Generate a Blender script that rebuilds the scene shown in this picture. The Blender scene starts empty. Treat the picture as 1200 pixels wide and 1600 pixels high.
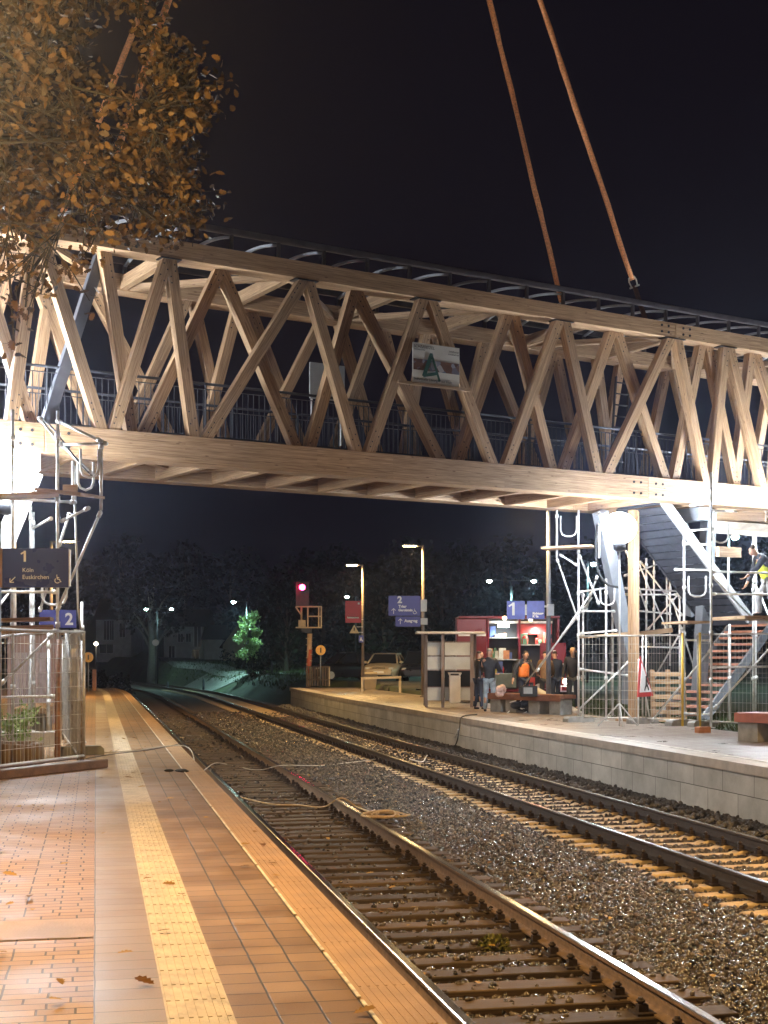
import bpy, math, random
import numpy as np
from mathutils import Vector, Matrix, noise
random.seed(7); np.random.seed(7)
S = bpy.context.scene
COL = S.collection
# ------------------------------------------------------------------ camera, world, exposure
FP = 2200.0                       # focal length in photograph pixels (1200 x 1600)
TH = math.atan(450/FP)            # camera yaw to the right of the track direction (+Y)
HC = 1.48                         # eye height above the platform (z = 0)
sT, cT = math.sin(TH), math.cos(TH)
cam = bpy.data.cameras.new("camera"); co = bpy.data.objects.new("camera", cam); COL.objects.link(co)
co.location = (0, 0, HC); co.rotation_euler = (math.pi/2, 0, -TH)
cam.sensor_fit = 'AUTO'; cam.sensor_width = 36; cam.lens = FP/1600*36
cam.shift_y = (1028-800)/1600; cam.clip_end = 2000; cam.clip_start = .1
S.camera = co
W = bpy.data.worlds.new("World"); S.world = W; W.use_nodes = True
wn = W.node_tree.nodes; wl = W.node_tree.links
bg = wn["Background"]
sky = wn.new("ShaderNodeTexSky"); sky.sky_type = 'NISHITA'; sky.sun_disc = False
sky.sun_elevation = math.radians(-4); sky.sun_rotation = math.radians(200)
mixs = wn.new("ShaderNodeMix"); mixs.data_type = 'RGBA'; mixs.blend_type = 'ADD'
mixs.inputs[0].default_value = 1
wl.new(sky.outputs[0], mixs.inputs[6]); mixs.inputs[7].default_value = (.018, .010, .026, 1)
wl.new(mixs.outputs[2], bg.inputs[0]); bg.inputs[1].default_value = 0.05
S.view_settings.view_transform = 'Standard'; S.view_settings.look = 'None'
S.view_settings.exposure = 1.5; S.view_settings.gamma = 1
S.cycles.use_denoising = True
S.cycles.max_bounces = 6; S.cycles.diffuse_bounces = 3; S.cycles.glossy_bounces = 3
S.cycles.transparent_max_bounces = 12; S.cycles.sample_clamp_indirect = 6

# ------------------------------------------------------------------ pixel -> world measuring helpers
def P(px, py, d):
    a = (px-600)/FP*d
    return Vector((d*sT+a*cT, d*cT-a*sT, HC+(1028-py)/FP*d))
def PZ(px, d, z):
    v = P(px, 1028, d); v.z = z; return v
def G(px, py, z=0.0):
    return PZ(px, (HC-z)*FP/(py-1028), z)
V = Vector
def lerp(a, b, t): return a+(b-a)*t

# ------------------------------------------------------------------ materials
MATS = {}
def nodes(name):
    m = bpy.data.materials.new(name); m.use_nodes = True
    return m, m.node_tree.nodes, m.node_tree.links, m.node_tree.nodes["Principled BSDF"]
def M(name, col, rough=.6, metal=0.0, var=.18, scale=6, bump=.0, bscale=40, coord='Object', rvar=.1, stretch=None, island=0.0, spec=.5):
    if name in MATS: return MATS[name]
    m, N, L, b = nodes(name)
    tc = N.new("ShaderNodeTexCoord"); src = tc.outputs[coord]
    if stretch:
        mp = N.new("ShaderNodeMapping"); mp.inputs['Scale'].default_value = stretch; L.new(src, mp.inputs[0]); src = mp.outputs[0]
    n = N.new("ShaderNodeTexNoise"); n.inputs['Scale'].default_value = scale; n.inputs['Detail'].default_value = 6
    L.new(src, n.inputs['Vector'])
    r = N.new("ShaderNodeValToRGB")
    r.color_ramp.elements[0].position = .3; r.color_ramp.elements[1].position = .7
    r.color_ramp.elements[0].color = (*[c*(1-var) for c in col], 1)
    r.color_ramp.elements[1].color = (*[min(1, c*(1+var)) for c in col], 1)
    L.new(n.outputs['Fac'], r.inputs[0]); out = r.outputs[0]
    if island:
        g = N.new("ShaderNodeNewGeometry"); mr = N.new("ShaderNodeMapRange")
        mr.inputs[3].default_value = 1-island; mr.inputs[4].default_value = 1+island
        L.new(g.outputs['Random Per Island'], mr.inputs[0])
        mm = N.new("ShaderNodeMix"); mm.data_type = 'RGBA'; mm.blend_type = 'MULTIPLY'; mm.inputs[0].default_value = 1
        L.new(out, mm.inputs[6]); L.new(mr.outputs[0], mm.inputs[7]); out = mm.outputs[2]
    L.new(out, b.inputs['Base Color'])
    mr = N.new("ShaderNodeMapRange"); mr.inputs[3].default_value = max(.02, rough-rvar); mr.inputs[4].default_value = min(1, rough+rvar)
    L.new(n.outputs['Fac'], mr.inputs[0]); L.new(mr.outputs[0], b.inputs['Roughness'])
    b.inputs['Metallic'].default_value = metal; b.inputs['Specular IOR Level'].default_value = spec
    if bump:
        n2 = N.new("ShaderNodeTexNoise"); n2.inputs['Scale'].default_value = bscale; n2.inputs['Detail'].default_value = 5
        L.new(src, n2.inputs['Vector'])
        bp = N.new("ShaderNodeBump"); bp.inputs['Strength'].default_value = bump; bp.inputs['Distance'].default_value = .02
        L.new(n2.outputs['Fac'], bp.inputs['Height']); L.new(bp.outputs[0], b.inputs['Normal'])
    MATS[name] = m; return m
def EM(name, col, strength):
    if name in MATS: return MATS[name]
    m, N, L, b = nodes(name)
    b.inputs['Base Color'].default_value = (*col, 1)
    b.inputs['Emission Color'].default_value = (*col, 1); b.inputs['Emission Strength'].default_value = strength
    MATS[name] = m; return m
def wood(name, c1, c2, lam=.045, rough=.55, tone=.14):
    m, N, L, b = nodes(name)
    uv = N.new("ShaderNodeUVMap"); uv.uv_map = "UVMap"
    br = N.new("ShaderNodeTexBrick"); br.offset = .37; br.inputs['Scale'].default_value = 1
    br.inputs['Brick Width'].default_value = 2.7; br.inputs['Row Height'].default_value = lam
    br.inputs['Mortar Size'].default_value = .0012; br.inputs['Bias'].default_value = 0
    br.inputs['Color1'].default_value = (*c1, 1); br.inputs['Color2'].default_value = (*c2, 1)
    br.inputs['Mortar'].default_value = (*[c*.55 for c in c1], 1)
    L.new(uv.outputs[0], br.inputs['Vector'])
    mp = N.new("ShaderNodeMapping"); mp.inputs['Scale'].default_value = (1.2, 45, 1); L.new(uv.outputs[0], mp.inputs[0])
    n = N.new("ShaderNodeTexNoise"); n.inputs['Scale'].default_value = 1.6; n.inputs['Detail'].default_value = 7; n.inputs['Distortion'].default_value = .6
    L.new(mp.outputs[0], n.inputs['Vector'])
    r = N.new("ShaderNodeValToRGB"); r.color_ramp.elements[0].color = (.52, .45, .37, 1); r.color_ramp.elements[1].color = (1.15, 1.12, 1.08, 1)
    r.color_ramp.elements[0].position = .32; r.color_ramp.elements[1].position = .66
    L.new(n.outputs['Fac'], r.inputs[0])
    m1 = N.new("ShaderNodeMix"); m1.data_type = 'RGBA'; m1.blend_type = 'MULTIPLY'; m1.inputs[0].default_value = 1
    L.new(br.outputs['Color'], m1.inputs[6]); L.new(r.outputs[0], m1.inputs[7])
    mp2 = N.new("ShaderNodeMapping"); mp2.inputs['Scale'].default_value = (2.6, 9, 1); L.new(uv.outputs[0], mp2.inputs[0])
    vo = N.new("ShaderNodeTexVoronoi"); vo.inputs['Scale'].default_value = 1; L.new(mp2.outputs[0], vo.inputs['Vector'])
    r2 = N.new("ShaderNodeValToRGB"); r2.color_ramp.elements[0].color = (.28, .17, .10, 1); r2.color_ramp.elements[1].color = (1, 1, 1, 1)
    r2.color_ramp.elements[0].position = .05; r2.color_ramp.elements[1].position = .14
    L.new(vo.outputs['Distance'], r2.inputs[0])
    m2 = N.new("ShaderNodeMix"); m2.data_type = 'RGBA'; m2.blend_type = 'MULTIPLY'; m2.inputs[0].default_value = .8
    L.new(m1.outputs[2], m2.inputs[6]); L.new(r2.outputs[0], m2.inputs[7])
    n3 = N.new("ShaderNodeTexNoise"); n3.inputs['Scale'].default_value = .8; L.new(uv.outputs[0], n3.inputs['Vector'])
    r3 = N.new("ShaderNodeValToRGB"); r3.color_ramp.elements[0].color = (.78, .74, .7, 1); r3.color_ramp.elements[1].color = (1.08, 1.08, 1.06, 1)
    L.new(n3.outputs['Fac'], r3.inputs[0])
    m3 = N.new("ShaderNodeMix"); m3.data_type = 'RGBA'; m3.blend_type = 'MULTIPLY'; m3.inputs[0].default_value = 1
    L.new(m2.outputs[2], m3.inputs[6]); L.new(r3.outputs[0], m3.inputs[7])
    oi = N.new("ShaderNodeObjectInfo"); mo = N.new("ShaderNodeMapRange"); mo.inputs[3].default_value = 1-tone; mo.inputs[4].default_value = 1+tone; L.new(oi.outputs['Random'], mo.inputs[0])
    m4 = N.new("ShaderNodeMix"); m4.data_type = 'RGBA'; m4.blend_type = 'MULTIPLY'; m4.inputs[0].default_value = 1; L.new(m3.outputs[2], m4.inputs[6]); L.new(mo.outputs[0], m4.inputs[7])
    L.new(m4.outputs[2], b.inputs['Base Color']); b.inputs['Roughness'].default_value = rough
    bp = N.new("ShaderNodeBump"); bp.inputs['Strength'].default_value = .12; bp.inputs['Distance'].default_value = .01
    L.new(n.outputs['Fac'], bp.inputs['Height']); L.new(bp.outputs[0], b.inputs['Normal'])
    MATS[name] = m; return m
def tiles(name, c1, c2, mortar, w, h, msize, off=.5, rough=.45, swap=None, rvar=.2, dirt=(.55, .5, .45), bump=.35, wet=.0, bias=0.0, squash=1.0, sqf=2):
    m, N, L, b = nodes(name)
    tc = N.new("ShaderNodeTexCoord"); src = tc.outputs['Object']
    if swap == 'yz':
        sx = N.new("ShaderNodeSeparateXYZ"); cx = N.new("ShaderNodeCombineXYZ"); L.new(src, sx.inputs[0])
        L.new(sx.outputs['Y'], cx.inputs['X']); L.new(sx.outputs['Z'], cx.inputs['Y']); src = cx.outputs[0]
    nw = N.new("ShaderNodeTexNoise"); nw.inputs['Scale'].default_value = 3.0; L.new(src, nw.inputs['Vector'])
    vm = N.new("ShaderNodeVectorMath"); vm.operation = 'MULTIPLY_ADD'; vm.inputs[1].default_value = (.012, .012, 0)
    L.new(nw.outputs['Color'], vm.inputs[0]); L.new(src, vm.inputs[2])
    br = N.new("ShaderNodeTexBrick"); br.offset = off; br.squash = squash; br.squash_frequency = sqf
    br.inputs['Scale'].default_value = 1; br.inputs['Brick Width'].default_value = w; br.inputs['Row Height'].default_value = h
    br.inputs['Mortar Size'].default_value = msize; br.inputs['Mortar Smooth'].default_value = .25; br.inputs['Bias'].default_value = bias
    br.inputs['Color1'].default_value = (*c1, 1); br.inputs['Color2'].default_value = (*c2, 1); br.inputs['Mortar'].default_value = (*mortar, 1)
    L.new(vm.outputs[0], br.inputs['Vector'])
    n = N.new("ShaderNodeTexNoise"); n.inputs['Scale'].default_value = 1.3; n.inputs['Detail'].default_value = 8; n.inputs['Roughness'].default_value = .65
    L.new(src, n.inputs['Vector'])
    r = N.new("ShaderNodeValToRGB"); r.color_ramp.elements[0].position = .28; r.color_ramp.elements[1].position = .66
    r.color_ramp.elements[0].color = (*dirt, 1); r.color_ramp.elements[1].color = (1.05, 1.05, 1.05, 1)
    L.new(n.outputs['Fac'], r.inputs[0])
    nf = N.new("ShaderNodeTexNoise"); nf.inputs['Scale'].default_value = 130; nf.inputs['Detail'].default_value = 3; L.new(src, nf.inputs['Vector'])
    rf = N.new("ShaderNodeValToRGB"); rf.color_ramp.elements[0].color = (.72, .72, .72, 1); rf.color_ramp.elements[1].color = (1.2, 1.2, 1.2, 1)
    L.new(nf.outputs['Fac'], rf.inputs[0])
    m1 = N.new("ShaderNodeMix"); m1.data_type = 'RGBA'; m1.blend_type = 'MULTIPLY'; m1.inputs[0].default_value = 1
    L.new(br.outputs['Color'], m1.inputs[6]); L.new(r.outputs[0], m1.inputs[7])
    m2 = N.new("ShaderNodeMix"); m2.data_type = 'RGBA'; m2.blend_type = 'MULTIPLY'; m2.inputs[0].default_value = 1
    L.new(m1.outputs[2], m2.inputs[6]); L.new(rf.outputs[0], m2.inputs[7])
    L.new(m2.outputs[2], b.inputs['Base Color'])
    mr = N.new("ShaderNodeMapRange"); mr.inputs[1].default_value = .3; mr.inputs[2].default_value = .7
    mr.inputs[3].default_value = max(.05, rough-rvar); mr.inputs[4].default_value = min(1, rough+rvar)
    L.new(n.outputs['Fac'], mr.inputs[0]); L.new(mr.outputs[0], b.inputs['Roughness'])
    mh = N.new("ShaderNodeMath"); mh.operation = 'MULTIPLY_ADD'; mh.inputs[1].default_value = -1.0
    mf = N.new("ShaderNodeMath"); mf.operation = 'MULTIPLY'; mf.inputs[1].default_value = .35; L.new(nf.outputs['Fac'], mf.inputs[0])
    L.new(br.outputs['Fac'], mh.inputs[0]); L.new(mf.outputs[0], mh.inputs[2])
    bp = N.new("ShaderNodeBump"); bp.inputs['Strength'].default_value = bump; bp.inputs['Distance'].default_value = .006
    L.new(mh.outputs[0], bp.inputs['Height']); L.new(bp.outputs[0], b.inputs['Normal'])
    MATS[name] = m; return m
TIMBER = wood("spruce glulam", (.45, .315, .20), (.33, .222, .135))
TIMBER_R = wood("old board", (.42, .30, .19), (.34, .23, .14), lam=.2, rough=.75)
SLEEPW = wood("tarred sleeper wood", (.105, .072, .043), (.08, .055, .033), lam=.3, rough=.72, tone=.38)
GALV = M("galvanised tube", (.60, .61, .61), .45, .25, .25, 9, .05)
STEEL = M("grey painted steel", (.20, .22, .25), .45, .1, .15, 4)
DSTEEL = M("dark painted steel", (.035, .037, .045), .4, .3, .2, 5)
LSTEEL = M("light grey steel", (.55, .55, .53), .45, .1, .12, 3)
RAILTOP = M("polished rail head", (.62, .61, .60), .2, 1.0, .08, 20, rvar=.06)
RAILRUST = M("rusty rail web", (.19, .125, .08), .75, .1, .3, 15, .2)
RAILGREY = M("weathered rail web", (.09, .078, .075), .55, .4, .25, 15, .1)
CONC = M("concrete", (.40, .39, .37), .8, 0, .2, 4, .15)
CONCD = M("stained concrete", (.24, .23, .21), .8, 0, .3, 5, .2)
BLUE = M("sign blue enamel", (.06, .07, .32), .35, 0, .05, 3)
NAVY = M("sign navy enamel", (.03, .042, .16), .3, 0, .05, 3)
WHITE = M("white lettering", (.8, .8, .8), .5, 0, .03, 3)
RED = M("red vehicle paint", (.17, .008, .016), .3, 0, .1, 2)
REDS = M("red sign panel", (.50, .035, .055), .45, 0, .08, 4)
BLACK = M("black rubber", (.012, .012, .013), .7, 0, .2, 8)
GLASSD = M("dark glass", (.015, .017, .02), .08, 0, .1, 3)
PALEGLASS = M("frosted glass panel", (.35, .37, .38), .2, 0, .12, 2)
RUSTSEAT = M("red brown bench boards", (.30, .09, .05), .55, 0, .2, 6, .1)
YELLOW = M("yellow paint", (.62, .40, .04), .5, 0, .12, 5)
ORANGE = M("orange sling webbing", (.72, .32, .14), .85, 0, .35, 30, .3)
BARK = M("bark", (.07, .05, .035), .9, 0, .3, 14, .5)

# ------------------------------------------------------------------ mesh builder
class MB:
    def __init__(s): s.v = []; s.f = []; s.uv = []; s.mi = []; s.sm = []
    def face(s, idx, uvs=None, mi=0, sm=False):
        s.f.append(tuple(idx)); s.uv.append(uvs or [(0, 0)]*len(idx)); s.mi.append(mi); s.sm.append(sm)
    def hexa(s, c, ax, mi=0):
        """box from centre c and three half-axis vectors; u runs along the longest"""
        b = len(s.v); o = random.random()*7
        ln = [a.length for a in ax]; k = max(range(3), key=lambda i: ln[i])
        sg = [(-1,-1,-1),(1,-1,-1),(1,1,-1),(-1,1,-1),(-1,-1,1),(1,-1,1),(1,1,1),(-1,1,1)]
        for q in sg: s.v.append(c+ax[0]*q[0]+ax[1]*q[1]+ax[2]*q[2])
        for fi, (fc, n) in enumerate((((0,3,2,1),2),((4,5,6,7),2),((0,1,5,4),1),((2,3,7,6),1),((1,2,6,5),0),((3,0,4,7),0))):
            oth = [i for i in range(3) if i != n]
            ui = k if k in oth else oth[0]; vi = [i for i in oth if i != ui][0]
            s.face([b+i for i in fc], [(sg[i][ui]*ln[ui]+o, sg[i][vi]*ln[vi]+o*1.7+fi*.31) for i in fc], mi)
        return s
    def box(s, c, size, rz=0, mi=0):
        R = Matrix.Rotation(rz, 3, 'Z'); c = V(c)
        return s.hexa(c, [R@V((size[0]/2,0,0)), R@V((0,size[1]/2,0)), V((0,0,size[2]/2))], mi)
    def beam(s, p, q, w, h, side=None, mi=0):
        """bar p->q, w along side, h along the third axis"""
        p = V(p); q = V(q); d = (q-p)/2; t = d.normalized()
        sd = V(side) if side is not None else (t.cross(V((0,0,1))) if abs(t.z) < .95 else V((1,0,0)))
        sd = (sd-t*sd.dot(t)).normalized(); up = t.cross(sd)
        return s.hexa((p+q)/2, [d, sd*w/2, up*h/2], mi)
    def tube(s, p, q, r, n=8, r2=None, mi=0, caps=True):
        return s.path([V(p), V(q)], [r, r if r2 is None else r2], n, mi, caps)
    def path(s, pts, r, n=8, mi=0, caps=True):
        pts = [V(p) for p in pts]; rr = r if isinstance(r, (list, tuple)) else [r]*len(pts)
        b = len(s.v); pr = None
        for i, p in enumerate(pts):
            t = (pts[min(i+1, len(pts)-1)]-pts[max(i-1, 0)]).normalized()
            if pr is None: pr = t.cross(V((0,0,1))) if abs(t.z) < .9 else t.cross(V((1,0,0)))
            pr = (pr-t*pr.dot(t)).normalized(); w = t.cross(pr)
            for j in range(n):
                a = 2*math.pi*j/n; s.v.append(p+(pr*math.cos(a)+w*math.sin(a))*rr[i])
        for i in range(len(pts)-1):
            for j in range(n):
                a, c = b+i*n+j, b+i*n+(j+1) % n
                s.face((a, c, c+n, a+n), None, mi, True)
        if caps:
            s.face([b+j for j in range(n)][::-1], None, mi); e = b+(len(pts)-1)*n; s.face([e+j for j in range(n)], None, mi)
        return s
    def prism(s, poly, axis_vec, mi=0):
        """poly: list of 3D points (planar), extruded by axis_vec"""
        b = len(s.v); n = len(poly); a = V(axis_vec); poly = [V(p) for p in poly]
        for p in poly: s.v.append(p)
        for p in poly: s.v.append(p+a)
        e0 = (poly[1]-poly[0]).normalized(); nn = e0.cross(a).normalized() if a.length else V((0,0,1))
        e1 = a.normalized().cross(e0)
        u = [((p-poly[0]).dot(e0), (p-poly[0]).dot(e1)) for p in poly]
        s.face(range(b, b+n), u, mi); s.face([b+n+i for i in range(n)][::-1], u[::-1], mi)
        for i in range(n):
            j = (i+1) % n; s.face((b+i, b+n+i, b+n+j, b+j), None, mi)
        return s
    def lathe(s, c, prof, n=14, mi=0, axis='Z'):
        c = V(c); b = len(s.v)
        for r, z in prof:
            for j in range(n):
                a = 2*math.pi*j/n; x, y = r*math.cos(a), r*math.sin(a)
                s.v.append(c+(V((x,y,z)) if axis == 'Z' else V((x,z,y)) if axis == 'Y' else V((z,x,y))))
        for i in range(len(prof)-1):
            for j in range(n):
                a, d = b+i*n+j, b+i*n+(j+1) % n; s.face((a, d, d+n, a+n), None, mi, True)
        s.face([b+j for j in range(n)][::-1], None, mi); e = b+(len(prof)-1)*n; s.face([e+j for j in range(n)], None, mi)
        return s
    def ball(s, c, r, n=12, mi=0, sc=(1,1,1)):
        c = V(c); b = len(s.v); m = max(4, n//2+1)
        for i in range(1, m):
            th = math.pi*i/m
            for j in range(n):
                a = 2*math.pi*j/n; s.v.append(c+V((r*sc[0]*math.sin(th)*math.cos(a), r*sc[1]*math.sin(th)*math.sin(a), r*sc[2]*math.cos(th))))
        for i in range(m-2):
            for j in range(n):
                a, d = b+i*n+j, b+i*n+(j+1) % n; s.face((a, a+n, d+n, d), None, mi, True)
        t = len(s.v); s.v.append(c+V((0,0,r*sc[2]))); s.v.append(c-V((0,0,r*sc[2])))
        for j in range(n):
            s.face((t, b+j, b+(j+1) % n), None, mi, True); e = b+(m-2)*n; s.face((t+1, e+(j+1) % n, e+j), None, mi, True)
        return s
    def build(s, name, mats, parent=None, loc=None, bevel=0, **props):
        off = V((0,0,0)); o = parent
        while o is not None: off += V(o.location); o = o.parent
        l = V(loc) if loc is not None else V((0,0,0))
        me = bpy.data.meshes.new(name)
        me.from_pydata([tuple(V(v)-off-l) for v in s.v], [], s.f)
        uvl = me.uv_layers.new(name="UVMap"); flat = [c for f in s.uv for u in f for c in u]
        uvl.data.foreach_set("uv", flat)
        me.polygons.foreach_set("use_smooth", s.sm)
        mats = mats if isinstance(mats, (list, tuple)) else [mats]
        for m in mats: me.materials.append(m)
        if len(mats) > 1: me.polygons.foreach_set("material_index", s.mi)
        ob = bpy.data.objects.new(name, me); COL.objects.link(ob); ob.location = l
        if parent is not None: ob.parent = parent
        if bevel:
            bv = ob.modifiers.new("bevel", 'BEVEL'); bv.width = bevel; bv.segments = 2; bv.limit_method = 'ANGLE'
        for k, v in props.items(): ob[k] = v
        return ob
def thing(name, label, cat, loc=(0,0,0), group=None):
    o = bpy.data.objects.new(name, None); COL.objects.link(o); o.location = loc; o.empty_display_size = .2
    o['label'] = label; o['category'] = cat
    if group: o['group'] = group
    return o
def dup(o, loc, rz=None, label=None, parent=None):
    def rec(src, par):
        c = src.copy(); COL.objects.link(c)
        if par is not None: c.parent = par
        for ch in src.children: rec(ch, c)
        return c
    c = rec(o, parent); c.location = loc
    if rz is not None: c.rotation_euler = (0, 0, rz)
    if label: c['label'] = label
    return c
def text(s, size, loc, rot, mat, parent, name="lettering", align='LEFT', bold=0.0):
    cu = bpy.data.curves.new(name, 'FONT'); cu.body = s; cu.size = size; cu.extrude = .001; cu.align_x = align; cu.offset = bold
    cu.materials.append(mat)
    tmp = bpy.data.objects.new("tmp", cu); COL.objects.link(tmp)
    me = bpy.data.meshes.new_from_object(tmp); bpy.data.objects.remove(tmp)
    if not me.materials: me.materials.append(mat)
    o = bpy.data.objects.new(name, me); COL.objects.link(o)
    off = V((0,0,0)); p = parent
    while p is not None: off += V(p.location); p = p.parent
    o.location = V(loc)-off; o.rotation_euler = rot; o.parent = parent
    return o
def spot(loc, col, power, parent, size=150, blend=.6, radius=.12, direction=(0,0,-1), kind='SPOT'):
    l = bpy.data.lights.new("lamp_light", kind); l.energy = power; l.color = col; l.shadow_soft_size = radius
    if kind == 'SPOT': l.spot_size = math.radians(size); l.spot_blend = blend
    o = bpy.data.objects.new("lamp_light", l); COL.objects.link(o)
    off = V((0,0,0)); p = parent
    while p is not None: off += V(p.location); p = p.parent
    o.location = V(loc)-off; o.rotation_euler = V(direction).to_track_quat('-Z', 'Y').to_euler(); o.parent = parent
    return o

# ================================================================== TERRAIN, PLATFORMS
XE1, XE2 = 1.39, 8.89              # platform edges
def shift(y): return -(max(0, y-79)**2)/680.0
def hterr(x, y):
    xs = x-shift(y)
    e = 0
    if y < 72: lo, hi = -4.6, 12.55
    else: lo, hi = .6, 9.6
    if xs < lo: k = min(1, (lo-xs)/(1.2 if y < 72 else 2.2))
    elif xs > hi: k = min(1, (xs-hi)/(.25 if y < 72 else 3.0))
    else: k = 0
    base = -.03 + (min(max((y-42)/25, 0), 1)*.3 if x > 6 else 0)
    base += min(max((y-118)/40, 0), 1)*1.4 + min(max((y-160)/120, 0), 1)*9
    if x < -8: base += min(1, (-8-x)/8)*.6
    z = lerp(-1.32, base, k*k*(3-2*k))
    if k >= 1 and y > 60: z += .12*noise.noise(V((x*.15, y*.15, 0)))
    return z
m = MB()
xs = [-220,-140,-90,-60,-40,-28,-20,-16,-12,-10,-8.5,-7,-6.2,-5.8,-5.4,-5,-4.6,-3,-1,.2,.6,1.4,3,5,7,8.9,9.6,10.2,10.8,11.6,12.2,12.55,12.81,12.9,13.2,13.5,13.8,15,17,20,24,28,33,38,45,55,70,90,120,170,240]
ys = [-40,-20,0,10,20,30,40,45,50,55,60,65,68,70,71.9,72.1,74,77,80,84,88,92,96,100,104,108,112,116,120,125,130,136,142,150,160,175,195,220,250,290,350,450,600]
for y in ys:
    for x in xs: m.v.append(V((x+(shift(y) if y < 190 else shift(190)), y, hterr(x+(shift(y) if y < 190 else shift(190)), y))))
nx = len(xs)
for j in range(len(ys)-1):
    for i in range(nx-1): m.face((j*nx+i, j*nx+i+1, (j+1)*nx+i+1, (j+1)*nx+i), None, 0, True)
GROUND = M("rough grass ground", (.03, .042, .018), .95, 0, .5, .6, .5, 12)
m.build("ground", GROUND, kind='structure')
# ballast bed (sheet 4 mm above), displaced a little by noise
m = MB(); bx = [1.0,1.5,2.0,2.6,3.2,3.75,4.2,4.6,5.0,5.4,5.8,6.2,6.57,7.1,7.6,8.07,8.4,8.65,8.9,9.1]
def hb(x, y):
    if x < 1.7: return -1.0
    if x < 4.0: return -.994
    if x < 6.2: return -.985+.05*math.sin((x-4.1)/2.1*math.pi)
    if x < 8.25: return -1.0
    return -.93
by = [-3+.5*i for i in range(60)]+[27+2*i for i in range(45)]+[118+6*i for i in range(12)]
for y in by:
    for x in bx: m.v.append(V((x+shift(y), y, hb(x, y)+.02*noise.noise(V((x*3, y*3, 0))))))
n = len(bx)
for j in range(len(by)-1):
    for i in range(n-1): m.face((j*n+i, j*n+i+1, (j+1)*n+i+1, (j+1)*n+i), None, 0, True)
BAL = M("ballast bed", (.075, .06, .05), .9, 0, .7, 34, 1.0, 30)
m.build("ballast_bed", BAL, kind='structure')
# loose ballast stones
STONE = M("ballast stone", (.062, .047, .037), .24, 0, .5, 30, .2, 60, island=.92, rvar=.12, spec=.7)
t = (1+5**.5)/2
ICO = np.array([(-1,t,0),(1,t,0),(-1,-t,0),(1,-t,0),(0,-1,t),(0,1,t),(0,-1,-t),(0,1,-t),(t,0,-1),(t,0,1),(-t,0,-1),(-t,0,1)])/np.sqrt(1+t*t)
ICF = np.array([(0,11,5),(0,5,1),(0,1,7),(0,7,10),(0,10,11),(1,5,9),(5,11,4),(11,10,2),(10,7,6),(7,1,8),(3,9,4),(3,4,2),(3,2,6),(3,6,8),(3,8,9),(4,9,5),(2,4,11),(6,2,10),(8,6,7),(9,8,1)])
def stones(name, N, xr, yr, size, zf, mat, skip=None, lift=.35):
    y = yr[0]*(yr[1]/yr[0])**np.random.rand(N*2)
    x = xr[0]+(xr[1]-xr[0])*np.random.rand(N*2)
    keep = np.ones(N*2, bool)
    if skip is not None: keep = ~skip(x, y)
    x, y = x[keep][:N], y[keep][:N]; n = len(x)
    s = size*(.55+.9*np.random.rand(n))*(1+np.clip((y-18)/40, 0, 1.0))
    sc = s[:,None]*(.6+.7*np.random.rand(n,3)); sc[:,2] *= .75
    vv = ICO[None]*(.78+.44*np.random.rand(n,12,1))*sc[:,None,:]/2
    q = np.random.randn(n,4); q /= np.linalg.norm(q,axis=1,keepdims=True); w,a,b,c = q.T
    R = np.stack([1-2*(b*b+c*c),2*(a*b-c*w),2*(a*c+b*w),2*(a*b+c*w),1-2*(a*a+c*c),2*(b*c-a*w),2*(a*c-b*w),2*(b*c+a*w),1-2*(a*a+b*b)],1).reshape(n,3,3)
    vv = np.einsum('nij,nkj->nki', R, vv)
    z = np.array([zf(p, r) for p, r in zip(x, y)])+np.where(on_sleeper0(x, y), .055, 0)+lift*s*(np.random.rand(n)*.9-.2)
    sh = -np.maximum(0, y-79)**2/680
    vv += np.stack([x+sh, y, z],1)[:,None,:]
    me = bpy.data.meshes.new(name)
    F = (ICF[None]+(np.arange(n)*12)[:,None,None]).reshape(-1,3)
    me.vertices.add(n*12); me.vertices.foreach_set("co", vv.reshape(-1).astype(np.float32))
    me.loops.add(len(F)*3); me.loops.foreach_set("vertex_index", F.reshape(-1).astype(np.int32))
    me.polygons.add(len(F)); me.polygons.foreach_set("loop_start", np.arange(0, len(F)*3, 3, dtype=np.int32))
    me.polygons.foreach_set("loop_total", np.full(len(F), 3, np.int32))
    me.materials.append(mat); me.update(calc_edges=True)
    ob = bpy.data.objects.new(name, me); COL.objects.link(ob)
    return ob
def on_sleeper0(x, y):
    f = ((y+.25) % .5)-.25
    return (np.abs(f) < .125) & (((x > 1.62) & (x < 4.28)) | ((x > 5.97) & (x < 8.6)))
SP = .5                                        # sleeper spacing
def on_sleeper(x, y): 
    f = ((y+.25) % SP)-.25
    return (np.abs(f) < .135) & (((x > 1.62) & (x < 4.28)) | ((x > 5.97) & (x < 8.6))) & (np.random.rand(len(x)) > np.where(x < 5, .05, .02))
o = stones("ballast_gravel", 76000, (1.5, 8.86), (8.5, 62), .055, hb, STONE, on_sleeper)
o['kind'] = 'stuff'; o['label'] = 'brown and grey ballast stones lying in and between both tracks'; o['category'] = 'gravel'
STONED = M("clean dark ballast stone", (.075, .068, .066), .55, 0, .3, 25, .2, 60, island=.5)
o = stones("ballast_shoulder_gravel", 9000, (8.3, 8.87), (12, 66), .065, lambda x, y: -.9+.1*(x-8.3)/.5, STONED)
o['kind'] = 'stuff'; o['label'] = 'dark clean ballast heaped along the foot of the grey platform wall'; o['category'] = 'gravel'

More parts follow.
